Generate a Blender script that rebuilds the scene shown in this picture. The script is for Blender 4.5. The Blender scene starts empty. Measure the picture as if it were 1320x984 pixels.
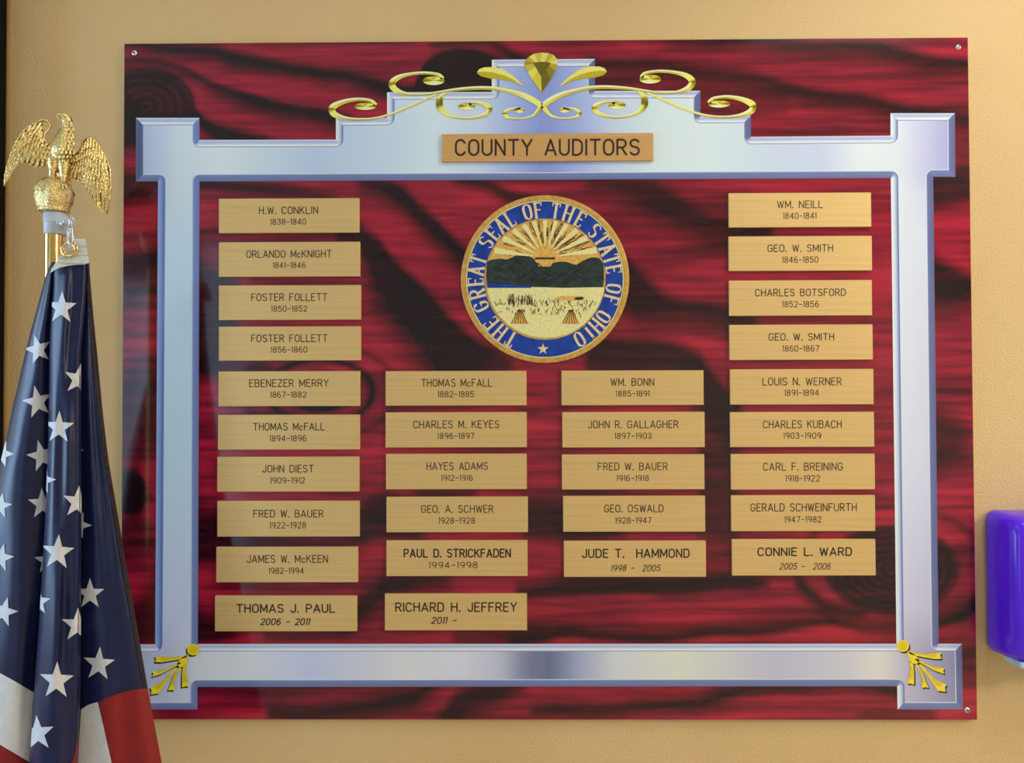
import bpy, bmesh, math, random
import numpy as np
from mathutils import Vector, Matrix
from mathutils.geometry import tessellate_polygon

random.seed(7)
scene = bpy.context.scene
COL = scene.collection
PI = math.pi

# ------------------------------------------------------------------ camera, light, exposure
W_IMG, H_IMG, FPX = 1320, 984, 1000.0
ZC = 1.55                                        # height of the board's centre above the floor
CAM = Vector((-0.0465023, -1.3919263, ZC - 0.031292))
EUL = (1.58831838, 0.00319599, 0.0095466)
cam_data = bpy.data.cameras.new('camera')
cam_data.sensor_width = 36.0
cam_data.lens = FPX / W_IMG * 36.0
cam_data.clip_start = 0.02
cam = bpy.data.objects.new('camera', cam_data)
cam.location = CAM
cam.rotation_euler = EUL
COL.objects.link(cam)
scene.camera = cam

scene.view_settings.view_transform = 'Standard'
scene.view_settings.look = 'None'
scene.view_settings.gamma = 1.0
scene.view_settings.use_curve_mapping = False
scene.view_settings.exposure = 0.12

world = bpy.data.worlds.new('world')
scene.world = world
world.use_nodes = True
world.node_tree.nodes['Background'].inputs[0].default_value = (0.62, 0.80, 1.0, 1)
world.node_tree.nodes['Background'].inputs[1].default_value = 1.0

YW = 0.010                                       # the wall's face; the board's front is y = 0
X_L, X_R, Y_REAR, Z_CEIL = -2.4, 3.0, -4.0, 2.7

def area_light(name, loc, direction, sx, sy, power, color, spread=PI):
    l = bpy.data.lights.new(name, 'AREA')
    l.shape = 'RECTANGLE'; l.size = sx; l.size_y = sy
    l.energy = power; l.color = color; l.spread = spread
    o = bpy.data.objects.new(name, l)
    o.location = loc
    o.rotation_euler = Vector(direction).to_track_quat('-Z', 'Y').to_euler()
    COL.objects.link(o)
    return o

WARM = (0.97, 0.99, 1.0)
COOL = (0.42, 0.68, 1.0)
AMBER = (1.0, 0.95, 0.84)
# (x, y, power, colour) of the ceiling panels; the last two are unseen added fill
PANELS = [(0.95, -0.75, 8.5, WARM), (-0.45, -0.75, 0.6, WARM), (2.6, -1.3, 5.0, AMBER), (2.6, -2.0, 46.0, AMBER)]
# (y0, y1, z0, z1, power) of the windows in the left wall
WINDOWS = [(-1.15, -0.10, 0.9, 2.25, 31.0), (-3.95, -2.75, 0.35, 2.28, 15.0)]
# (x0, x1, z0, z1, power) of the narrow glazed light in the rear wall
REAR = (-2.34, -1.95, 0.05, 2.6, 2.6)
area_light('daylight', ((REAR[0] + REAR[1]) / 2, Y_REAR - 0.11, (REAR[2] + REAR[3]) / 2), (0, 1, 0), REAR[1] - REAR[0], REAR[3] - REAR[2], REAR[4], COOL)
for (y0, y1, z0, z1, pw) in WINDOWS:
    area_light('daylight', (X_L - 0.11, (y0 + y1) / 2, (z0 + z1) / 2), (1, 0, 0), y1 - y0, z1 - z0, pw, COOL)

# ------------------------------------------------------------------ helpers
ROT = cam.rotation_euler.to_matrix()

def PX(px, py, y=0.0):
    """world point on the plane y seen at a pixel of the photograph"""
    d = ROT @ Vector(((px - W_IMG / 2) / FPX, -(py - H_IMG / 2) / FPX, -1.0))
    t = (y - CAM.y) / d.y
    return CAM + d * t

def PXV(P, Y):
    """the same for arrays of pixels (n,2) and depths"""
    P = np.asarray(P, float)
    d = np.stack([(P[:, 0] - W_IMG / 2) / FPX, -(P[:, 1] - H_IMG / 2) / FPX, -np.ones(len(P))], 1)
    d = d @ np.array(ROT).T
    t = (np.asarray(Y) - CAM.y) / d[:, 1]
    return np.array(CAM) + d * t[:, None]

def lin(c):
    c = c / 255.0
    return c / 12.92 if c <= 0.04045 else ((c + 0.055) / 1.055) ** 2.4

def L(r, g, b, k=1.0):
    return (lin(r) * k, lin(g) * k, lin(b) * k, 1.0)

def link(name, me, mat=None, parent=None):
    o = bpy.data.objects.new(name, me)
    COL.objects.link(o)
    if mat is not None:
        for m in (mat if isinstance(mat, (list, tuple)) else [mat]):
            me.materials.append(m)
    if parent is not None:
        o.parent = parent
    return o

def mesh_obj(name, verts, faces, mat=None, parent=None, smooth=False, fcols=None, vcols=None, fmat=None):
    """world-space verts; stored relative to the parent or to their own centre"""
    v = np.array([tuple(p) for p in verts], float)
    if parent is not None:
        base = np.array(parent.location)
    else:
        base = (v.min(0) + v.max(0)) / 2
    me = bpy.data.meshes.new(name)
    me.from_pydata([tuple(p) for p in (v - base)], [], [tuple(f) for f in faces])
    if fcols is not None or vcols is not None:
        at = me.color_attributes.new('print_color', 'FLOAT_COLOR', 'CORNER')
        buf = []
        for p in me.polygons:
            for vi in p.vertices:
                buf.extend(fcols[p.index] if fcols is not None else vcols[vi])
        at.data.foreach_set('color', buf)
    if fmat is not None:
        me.polygons.foreach_set('material_index', fmat)
    if smooth:
        me.polygons.foreach_set('use_smooth', [True] * len(me.polygons))
    me.update()
    o = link(name, me, mat, parent)
    if parent is None:
        o.location = base
    return o

def bm_obj(name, bm, mat=None, parent=None, smooth=False):
    """bmesh in world space"""
    me = bpy.data.meshes.new(name)
    if parent is not None:
        base = Vector(parent.location)
    else:
        base = Vector((0, 0, 0))
        if len(bm.verts):
            lo = [min(v.co[i] for v in bm.verts) for i in range(3)]
            hi = [max(v.co[i] for v in bm.verts) for i in range(3)]
            base = Vector([(a + b) / 2 for a, b in zip(lo, hi)])
    bmesh.ops.translate(bm, verts=bm.verts, vec=-base)
    bm.to_mesh(me); bm.free()
    if smooth:
        me.polygons.foreach_set('use_smooth', [True] * len(me.polygons))
    o = link(name, me, mat, parent)
    if parent is None:
        o.location = base
    return o

def tag(o, label=None, cat=None, group=None, kind=None):
    if label: o['label'] = label
    if cat: o['category'] = cat
    if group: o['group'] = group
    if kind: o['kind'] = kind
    return o

def thing(name, loc, label, cat, group=None):
    o = bpy.data.objects.new(name, None)
    o.empty_display_size = 0.02
    COL.objects.link(o)
    o.location = loc
    return tag(o, label, cat, group)

def auto_smooth(o, deg=35):
    me = o.data
    me.polygons.foreach_set('use_smooth', [True] * len(me.polygons))
    bm = bmesh.new(); bm.from_mesh(me)
    for e in bm.edges:
        if len(e.link_faces) == 2 and e.calc_face_angle(0) > math.radians(deg):
            e.smooth = False
    bm.to_mesh(me); bm.free()
    return o

def box_bm(x0, x1, y0, y1, z0, z1, bevel=0.0, seg=2):
    bm = bmesh.new()
    bmesh.ops.create_cube(bm, size=1.0)
    for v in bm.verts:
        v.co = Vector((x0 if v.co.x < 0 else x1, y0 if v.co.y < 0 else y1, z0 if v.co.z < 0 else z1))
    if bevel:
        bmesh.ops.bevel(bm, geom=list(bm.edges), offset=bevel, segments=seg, profile=0.5, affect='EDGES')
    return bm

def add_box(bm, x0, x1, y0, y1, z0, z1):
    r = bmesh.ops.create_cube(bm, size=1.0)
    for v in r['verts']:
        v.co = Vector((x0 if v.co.x < 0 else x1, y0 if v.co.y < 0 else y1, z0 if v.co.z < 0 else z1))

def lathe(bm, axis_pt, prof, n=40, axis='Z', squash=1.0):
    """prof: list of (radius, height) along the axis"""
    rings = []
    for (r, h) in prof:
        ring = []
        for i in range(n):
            a = 2 * PI * i / n
            if axis == 'Z':
                co = Vector((r * math.cos(a), r * squash * math.sin(a), h))
            else:                                 # along -y, towards the viewer
                co = Vector((r * math.cos(a), -h, r * math.sin(a)))
            ring.append(bm.verts.new(axis_pt + co))
        rings.append(ring)
    for a, b in zip(rings[:-1], rings[1:]):
        for i in range(n):
            bm.faces.new((a[i], a[(i + 1) % n], b[(i + 1) % n], b[i]))
    bm.faces.new(rings[0][::-1]); bm.faces.new(rings[-1])
    return rings

def catmull(pts, n=8, closed=False):
    P = [np.array(p, float) for p in pts]
    m = len(P)
    out = []
    rng = range(m) if closed else range(m - 1)
    for i in rng:
        if closed:
            p0, p1, p2, p3 = P[i - 1], P[i], P[(i + 1) % m], P[(i + 2) % m]
        else:
            p0 = P[i - 1] if i > 0 else 2 * P[0] - P[1]
            p1, p2 = P[i], P[i + 1]
            p3 = P[i + 2] if i + 2 < m else 2 * P[-1] - P[-2]
        for k in range(n):
            t = k / n
            out.append(0.5 * ((2 * p1) + (-p0 + p2) * t + (2 * p0 - 5 * p1 + 4 * p2 - p3) * t * t + (-p0 + 3 * p1 - 3 * p2 + p3) * t ** 3))
    if not closed:
        out.append(P[-1])
    return out

def tube(bm, pts, radii, n=12, flat=1.0):
    """round tube through world points; flat scales the ring along y"""
    pts = [Vector(p) for p in pts]
    rings = []
    for i, p in enumerate(pts):
        t = (pts[min(i + 1, len(pts) - 1)] - pts[max(i - 1, 0)]).normalized()
        up = Vector((0, 1, 0)) if abs(t.y) < 0.9 else Vector((1, 0, 0))
        a = t.cross(up).normalized(); b = a.cross(t).normalized()
        r = radii[i] if isinstance(radii, (list, tuple)) else radii
        rings.append([bm.verts.new(p + a * r * math.cos(2 * PI * k / n) + b * r * flat * math.sin(2 * PI * k / n)) for k in range(n)])
    for A, B in zip(rings[:-1], rings[1:]):
        for k in range(n):
            bm.faces.new((A[k], A[(k + 1) % n], B[(k + 1) % n], B[k]))
    bm.faces.new(rings[0][::-1]); bm.faces.new(rings[-1])

# ------------------------------------------------------------------ materials
def material(name, color=(0.8, 0.8, 0.8, 1), rough=0.5, metal=0.0, spec=0.5, coat=0.0, coat_rough=0.05):
    m = bpy.data.materials.new(name)
    m.use_nodes = True
    b = m.node_tree.nodes['Principled BSDF']
    b.inputs['Base Color'].default_value = color
    b.inputs['Roughness'].default_value = rough
    b.inputs['Metallic'].default_value = metal
    b.inputs['Specular IOR Level'].default_value = spec
    b.inputs['Coat Weight'].default_value = coat
    b.inputs['Coat Roughness'].default_value = coat_rough
    return m

def nodes(m):
    return m.node_tree.nodes, m.node_tree.links, m.node_tree.nodes['Principled BSDF']

def noise_mix(m, c0, c1, scale=(1, 1, 1), detail=4.0, lo=0.3, hi=0.7, nscale=1.0):
    """base colour: noise between two tones, in the object's own coordinates"""
    N, K, b = nodes(m)
    tc = N.new('ShaderNodeTexCoord'); mp = N.new('ShaderNodeMapping')
    mp.inputs['Scale'].default_value = scale
    nz = N.new('ShaderNodeTexNoise'); nz.inputs['Scale'].default_value = nscale; nz.inputs['Detail'].default_value = detail
    mr = N.new('ShaderNodeMapRange'); mr.inputs[1].default_value = lo; mr.inputs[2].default_value = hi
    mx = N.new('ShaderNodeMix'); mx.data_type = 'RGBA'
    mx.inputs[6].default_value = c0; mx.inputs[7].default_value = c1
    K.new(tc.outputs['Object'], mp.inputs['Vector']); K.new(mp.outputs[0], nz.inputs['Vector'])
    K.new(nz.outputs[0], mr.inputs[0]); K.new(mr.outputs[0], mx.inputs[0])
    K.new(mx.outputs[2], b.inputs['Base Color'])
    return mx, nz

def bump(m, scale=(1, 1, 1), nscale=1.0, strength=0.3, dist=0.001, detail=3.0):
    N, K, b = nodes(m)
    tc = N.new('ShaderNodeTexCoord'); mp = N.new('ShaderNodeMapping')
    mp.inputs['Scale'].default_value = scale
    nz = N.new('ShaderNodeTexNoise'); nz.inputs['Scale'].default_value = nscale; nz.inputs['Detail'].default_value = detail
    bp = N.new('ShaderNodeBump'); bp.inputs['Strength'].default_value = strength; bp.inputs['Distance'].default_value = dist
    K.new(tc.outputs['Object'], mp.inputs['Vector']); K.new(mp.outputs[0], nz.inputs['Vector'])
    K.new(nz.outputs[0], bp.inputs['Height']); K.new(bp.outputs[0], b.inputs['Normal'])

M = {}
M['wall'] = material('tan_wall_paint', L(222, 186, 130), 0.55, spec=0.3)
noise_mix(M['wall'], L(219, 183, 126), L(225, 190, 134), nscale=3.0)
bump(M['wall'], nscale=250.0, strength=0.9, dist=0.0018, detail=2.0)
M['side'] = material('off_white_wall_paint', L(214, 211, 204), 0.7, spec=0.3)
noise_mix(M['side'], L(211, 208, 200), L(217, 214, 208), nscale=3.0)
M['ceil'] = material('ceiling_tile', L(225, 222, 214), 0.9)
bump(M['ceil'], nscale=90.0, strength=0.4, dist=0.002)
M['floor'] = material('buff_floor_tile', L(200, 186, 160), 0.6)
noise_mix(M['floor'], L(194, 180, 154), L(206, 192, 168), nscale=14.0)
M['black'] = material('black_painted_wood', L(14, 13, 12), 0.7, spec=0.2)
bump(M['black'], (40, 40, 4), 1.0, 0.1, 0.0005)
M['oak'] = material('tan_trim', L(176, 134, 78), 0.5)
noise_mix(M['oak'], L(168, 126, 70), L(184, 142, 86), (30, 30, 3))

def print_mat(name, rough=0.12):
    m = material(name, rough=rough, spec=0.5)
    N, K, b = nodes(m)
    a = N.new('ShaderNodeVertexColor'); a.layer_name = 'print_color'
    nz = N.new('ShaderNodeTexNoise'); nz.inputs['Scale'].default_value = 420.0
    tc = N.new('ShaderNodeTexCoord')
    mr = N.new('ShaderNodeMapRange'); mr.inputs[3].default_value = 0.985; mr.inputs[4].default_value = 1.015
    mx = N.new('ShaderNodeMix'); mx.data_type = 'RGBA'; mx.blend_type = 'MULTIPLY'; mx.inputs[0].default_value = 1.0
    K.new(tc.outputs['Object'], nz.inputs['Vector']); K.new(nz.outputs[0], mr.inputs[0])
    K.new(a.outputs[0], mx.inputs[6]); K.new(mr.outputs[0], mx.inputs[7])
    K.new(mx.outputs[2], b.inputs['Base Color'])
    return m
M['print'] = print_mat('glossy_printed_ink')

# the printed wood figure: a dark-figure value per vertex, fine horizontal streaks from noise
def figure_mat():
    m = material('red_wood_figure_print', rough=0.1, spec=0.5)
    N, K, b = nodes(m)
    at = N.new('ShaderNodeAttribute'); at.attribute_name = 'figure'
    tc = N.new('ShaderNodeTexCoord')
    def nz(scale, detail):
        mp = N.new('ShaderNodeMapping'); mp.inputs['Scale'].default_value = scale
        n = N.new('ShaderNodeTexNoise'); n.inputs['Scale'].default_value = 1.0; n.inputs['Detail'].default_value = detail
        K.new(tc.outputs['Object'], mp.inputs['Vector']); K.new(mp.outputs[0], n.inputs['Vector'])
        return n
    n1 = nz((5.0, 1, 70.0), 4.0)
    n2 = nz((2.2, 1, 16.0), 2.0)
    ad = N.new('ShaderNodeMath'); ad.operation = 'MULTIPLY_ADD'; ad.inputs[1].default_value = 0.45
    K.new(n2.outputs[0], ad.inputs[0])
    ml = N.new('ShaderNodeMath'); ml.operation = 'MULTIPLY'; ml.inputs[1].default_value = 0.6
    K.new(n1.outputs[0], ml.inputs[0]); K.new(ml.outputs[0], ad.inputs[2])
    rp = N.new('ShaderNodeValToRGB')
    e = rp.color_ramp.elements
    e[0].position = 0.34; e[0].color = L(80, 15, 32)
    e[1].position = 0.68; e[1].color = L(190, 37, 60)
    x = e.new(0.46); x.color = L(122, 22, 43)
    x = e.new(0.56); x.color = L(156, 29, 51)
    K.new(ad.outputs[0], rp.inputs[0])
    # the dark figure, its edge feathered a little by the streaks
    s1 = N.new('ShaderNodeMath'); s1.operation = 'SUBTRACT'; s1.inputs[1].default_value = 0.5
    K.new(n1.outputs[0], s1.inputs[0])
    s2 = N.new('ShaderNodeMath'); s2.operation = 'MULTIPLY_ADD'; s2.inputs[1].default_value = -0.3; s2.use_clamp = True
    K.new(s1.outputs[0], s2.inputs[0]); K.new(at.outputs['Fac'], s2.inputs[2])
    mx = N.new('ShaderNodeMix'); mx.data_type = 'RGBA'
    mx.inputs[7].default_value = L(26, 11, 16)
    K.new(s2.outputs[0], mx.inputs[0]); K.new(rp.outputs[0], mx.inputs[6])
    K.new(mx.outputs[2], b.inputs['Base Color'])
    return m
M['figure'] = figure_mat()
M['edge'] = material('panel_edge_plastic', L(206, 204, 190), 0.4)

def brass_mat():
    m = material('brushed_brass', rough=0.42, metal=0.4, spec=0.4)
    mx, nz = noise_mix(m, L(222, 184, 118), L(236, 199, 132), (5, 1, 700), 3.0, 0.3, 0.7)
    bump(m, (5, 1, 600), 1.0, 0.12, 0.0003)
    return m
M['brass'] = brass_mat()
M['brass_head'] = material('satin_brass_header', rough=0.4, metal=0.35, spec=0.4)
noise_mix(M['brass_head'], L(214, 164, 100), L(224, 174, 110), (3, 1, 200))
M['engrave'] = material('dark_engraved_fill', L(46, 32, 14), 0.6)
noise_mix(M['engrave'], L(40, 27, 12), L(70, 50, 24), nscale=300.0)
M['engrave_bold'] = material('black_engraved_fill', L(34, 20, 12), 0.6)
noise_mix(M['engrave_bold'], L(30, 18, 12), L(44, 28, 16), nscale=300.0)
M['gold'] = material('polished_gold_plating', (0.98, 0.74, 0.30, 1), 0.13, metal=1.0)
noise_mix(M['gold'], (1.0, 0.82, 0.40, 1), (0.66, 0.42, 0.10, 1), nscale=420.0, lo=0.40, hi=0.66)
bump(M['gold'], nscale=330.0, strength=0.75, dist=0.0022)
M['gold_rock'] = material('granular_gold_plating', (0.98, 0.74, 0.30, 1), 0.12, metal=1.0)
noise_mix(M['gold_rock'], (1.0, 0.82, 0.42, 1), (0.70, 0.45, 0.12, 1), nscale=500.0, lo=0.4, hi=0.65)
bump(M['gold_rock'], nscale=430.0, strength=0.8, dist=0.003)
M['pole'] = material('polished_brass_pole', (0.92, 0.63, 0.22, 1), 0.12, metal=1.0)
noise_mix(M['pole'], (0.92, 0.63, 0.22, 1), (0.88, 0.58, 0.19, 1), (30, 30, 4))
M['chrome'] = material('bright_nickel', (0.78, 0.79, 0.82, 1), 0.22, metal=1.0)
noise_mix(M['chrome'], (0.8, 0.81, 0.84, 1), (0.7, 0.71, 0.74, 1), nscale=80.0)
M['clamp'] = material('grey_white_plastic', L(196, 200, 208), 0.35)
noise_mix(M['clamp'], L(192, 196, 204), L(202, 206, 214), nscale=60.0)
M['seal_gold'] = material('gold_foil', rough=0.35, metal=0.55, spec=0.5)
noise_mix(M['seal_gold'], L(214, 158, 70), L(240, 196, 110), nscale=160.0)
bump(M['seal_gold'], nscale=240.0, strength=0.25, dist=0.0006)
M['seal_blue'] = material('blue_enamel_foil', L(14, 60, 156), 0.25)
noise_mix(M['seal_blue'], L(10, 52, 144), L(20, 72, 176), nscale=60.0)
bump(M['seal_blue'], nscale=90.0, strength=0.2, dist=0.0008)
M['seal_letter'] = material('pale_gold_letters', L(238, 212, 166), 0.4, metal=0.2)
noise_mix(M['seal_letter'], L(230, 200, 150), L(246, 224, 182), nscale=220.0)
M['seal_pale'] = material('pale_yellow_foil', L(238, 228, 154), 0.45)
noise_mix(M['seal_pale'], L(228, 216, 136), L(246, 238, 172), nscale=260.0)
M['seal_dark'] = material('dark_green_foil', L(30, 46, 44), 0.35)
noise_mix(M['seal_dark'], L(18, 30, 28), L(48, 70, 64), (60, 1, 110))
M['seal_line'] = material('dark_brown_line', L(70, 46, 18), 0.5)
noise_mix(M['seal_line'], L(60, 38, 14), L(88, 60, 26), nscale=200.0)
M['seal_black'] = material('black_green_line', L(14, 18, 18), 0.5)
noise_mix(M['seal_black'], L(12, 15, 15), L(22, 28, 26), nscale=200.0)
M['seal_orange'] = material('orange_gold_foil', L(236, 184, 88), 0.4, metal=0.3)
noise_mix(M['seal_orange'], L(226, 168, 68), L(248, 204, 112), nscale=200.0)
M['purple'] = material('glossy_purple_plastic', L(92, 32, 228), 0.16, spec=0.5)
noise_mix(M['purple'], L(90, 30, 224), L(95, 34, 232), nscale=8.0)
M['pale_blue'] = material('pale_blue_plastic', L(176, 204, 226), 0.3)
noise_mix(M['pale_blue'], L(170, 198, 222), L(184, 210, 232), nscale=30.0)

def cloth(name, c0, c1, rough=0.5, sheen=0.04):
    m = material(name, c0, rough, spec=0.4)
    noise_mix(m, c0, c1, nscale=70.0)
    bump(m, (900, 900, 900), 1.0, 0.06, 0.0004)
    nodes(m)[2].inputs['Sheen Weight'].default_value = sheen
    return m
M['navy'] = cloth('navy_nylon', L(12, 20, 58), L(18, 28, 76), 0.36)
M['red_cloth'] = cloth('red_nylon', L(132, 13, 12), L(148, 18, 15), 0.5)
M['white_cloth'] = cloth('white_nylon', L(222, 218, 214), L(234, 230, 226), 0.5)
M['star_cloth'] = cloth('white_star_thread', L(214, 212, 214), L(228, 226, 226), 0.6)
M['header'] = cloth('white_canvas', L(222, 218, 206), L(232, 228, 218), 0.8)
M['seam'] = cloth('grey_thread', L(176, 172, 160), L(190, 186, 174), 0.8)
M['hem'] = cloth('dark_hem', L(22, 18, 28), L(34, 24, 34), 0.6)
M['stitch'] = cloth('brown_thread', L(96, 56, 50), L(120, 70, 60), 0.7)
M['white_metal'] = material('white_enamel', L(232, 230, 224), 0.4)
noise_mix(M['white_metal'], L(228, 226, 220), L(236, 234, 228), nscale=20.0)
M['diffuser'] = material('lit_diffuser', L(250, 244, 230), 0.5)
_N, _K, _b = nodes(M['diffuser'])
_b.inputs['Emission Color'].default_value = (1.0, 0.92, 0.78, 1)
_b.inputs['Emission Strength'].default_value = 1.0

# ------------------------------------------------------------------ the room
def struct(name, bm, mat):
    return tag(bm_obj(name, bm, mat), kind='structure')

struct('wall_back', box_bm(X_L - 0.1, X_R + 0.1, YW, YW + 0.12, 0, Z_CEIL), M['wall'])
struct('floor', box_bm(X_L - 0.1, X_R + 0.1, Y_REAR - 0.1, YW + 0.12, -0.1, 0), M['floor'])
struct('ceiling', box_bm(X_L - 0.1, X_R + 0.1, Y_REAR - 0.1, YW + 0.12, Z_CEIL, Z_CEIL + 0.1), M['ceil'])
struct('wall_right', box_bm(X_R, X_R + 0.1, Y_REAR, YW, 0, Z_CEIL), M['side'])
bm = bmesh.new()                                  # rear wall with its glazed side light
add_box(bm, X_L, REAR[0], Y_REAR - 0.1, Y_REAR, 0, Z_CEIL)
add_box(bm, REAR[1], X_R, Y_REAR - 0.1, Y_REAR, 0, Z_CEIL)
add_box(bm, REAR[0], REAR[1], Y_REAR - 0.1, Y_REAR, 0, REAR[2])
add_box(bm, REAR[0], REAR[1], Y_REAR - 0.1, Y_REAR, REAR[3], Z_CEIL)
struct('wall_rear', bm, M['side'])
bm = bmesh.new()
add_box(bm, REAR[0], REAR[0] + .03, Y_REAR - 0.07, Y_REAR - 0.02, REAR[2], REAR[3])
add_box(bm, REAR[1] - .03, REAR[1], Y_REAR - 0.07, Y_REAR - 0.02, REAR[2], REAR[3])
struct('window_3', bm, M['black'])
bm = bmesh.new()                                  # left wall, pierced by its windows
edges = [YW] + [e for w in WINDOWS for e in (w[1], w[0])] + [Y_REAR]
for a, b in zip(edges[0::2], edges[1::2]):
    add_box(bm, X_L - 0.1, X_L, b, a, 0, Z_CEIL)
for (y0, y1, z0, z1, pw) in WINDOWS:
    add_box(bm, X_L - 0.1, X_L, y0, y1, 0, z0)
    add_box(bm, X_L - 0.1, X_L, y0, y1, z1, Z_CEIL)
struct('wall_left', bm, M['side'])
for i, (y0, y1, z0, z1, pw) in enumerate(WINDOWS):
    bm = bmesh.new()
    t = 0.04
    add_box(bm, X_L - 0.07, X_L - 0.02, y0, y0 + t, z0, z1)
    add_box(bm, X_L - 0.07, X_L - 0.02, y1 - t, y1, z0, z1)
    add_box(bm, X_L - 0.07, X_L - 0.02, y0 + t, y1 - t, z0, z0 + t)
    add_box(bm, X_L - 0.07, X_L - 0.02, y0 + t, y1 - t, z1 - t, z1)
    add_box(bm, X_L - 0.065, X_L - 0.025, (y0 + y1) / 2 - 0.015, (y0 + y1) / 2 + 0.015, z0 + t, z1 - t)
    struct('window_%d' % (i + 1), bm, M['black'])

# black door casing and its tan edge strip at the far left of the picture
xb = PX(8.0, 200, YW).x
struct('trim_1', box_bm(xb - 0.11, xb, YW - 0.065, YW, 0, Z_CEIL, 0.002), M['black'])
xs = PX(11.0, 200, YW - 0.003).x
struct('trim_2', box_bm(xb, xs, YW - 0.004, YW, 0, Z_CEIL, 0.002), M['oak'])

# ceiling panels, two of them unseen fill added near the right-hand wall
for i, (x, y, pw, pc_) in enumerate(PANELS):
    c = thing('ceiling_light', (x, y, Z_CEIL), ['recessed ceiling light panel above the right half of the board', 'recessed ceiling light panel above the left half of the board',
              'added unseen fill light panel beside the middle of the right-hand wall', 'added unseen fill light panel beside the right-hand wall, second from the board'][i], 'ceiling light', 'ceiling light panels')
    s = 0.3
    bm = bmesh.new()
    add_box(bm, x - s, x - s + 0.02, y - s, y + s, Z_CEIL - 0.03, Z_CEIL)
    add_box(bm, x + s - 0.02, x + s, y - s, y + s, Z_CEIL - 0.03, Z_CEIL)
    add_box(bm, x - s + 0.02, x + s - 0.02, y - s, y - s + 0.02, Z_CEIL - 0.03, Z_CEIL)
    add_box(bm, x - s + 0.02, x + s - 0.02, y + s - 0.02, y + s, Z_CEIL - 0.03, Z_CEIL)
    bm_obj('light_frame', bm, M['white_metal'], c)
    bm_obj('diffuser', box_bm(x - s + 0.02, x + s - 0.02, y - s + 0.02, y + s - 0.02, Z_CEIL - 0.02, Z_CEIL - 0.01), M['diffuser'], c)
    lo = area_light('panel_glow', (x, y, Z_CEIL - 0.035), (0, 0, -1), 0.55, 0.55, pw, pc_)

# ------------------------------------------------------------------ the board: panel with a printed red wood figure
BW, BH, BT = 1.524, 1.21868, 0.0095
board = thing('honor_board', (0, 0, ZC - BH / 2),
              'large glossy wall board printed with red wood figure and a silver frame, holding brass plates', 'wall board')

def interp(xs, pts, k):
    p = np.array(pts, float)
    return np.interp(xs, p[:, 0], p[:, k])

def sstep(a, b, x):
    t = np.clip((x - a) / np.where(np.abs(b - a) < 1e-6, 1e-6, b - a), 0, 1)
    return t * t * (3 - 2 * t)

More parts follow.
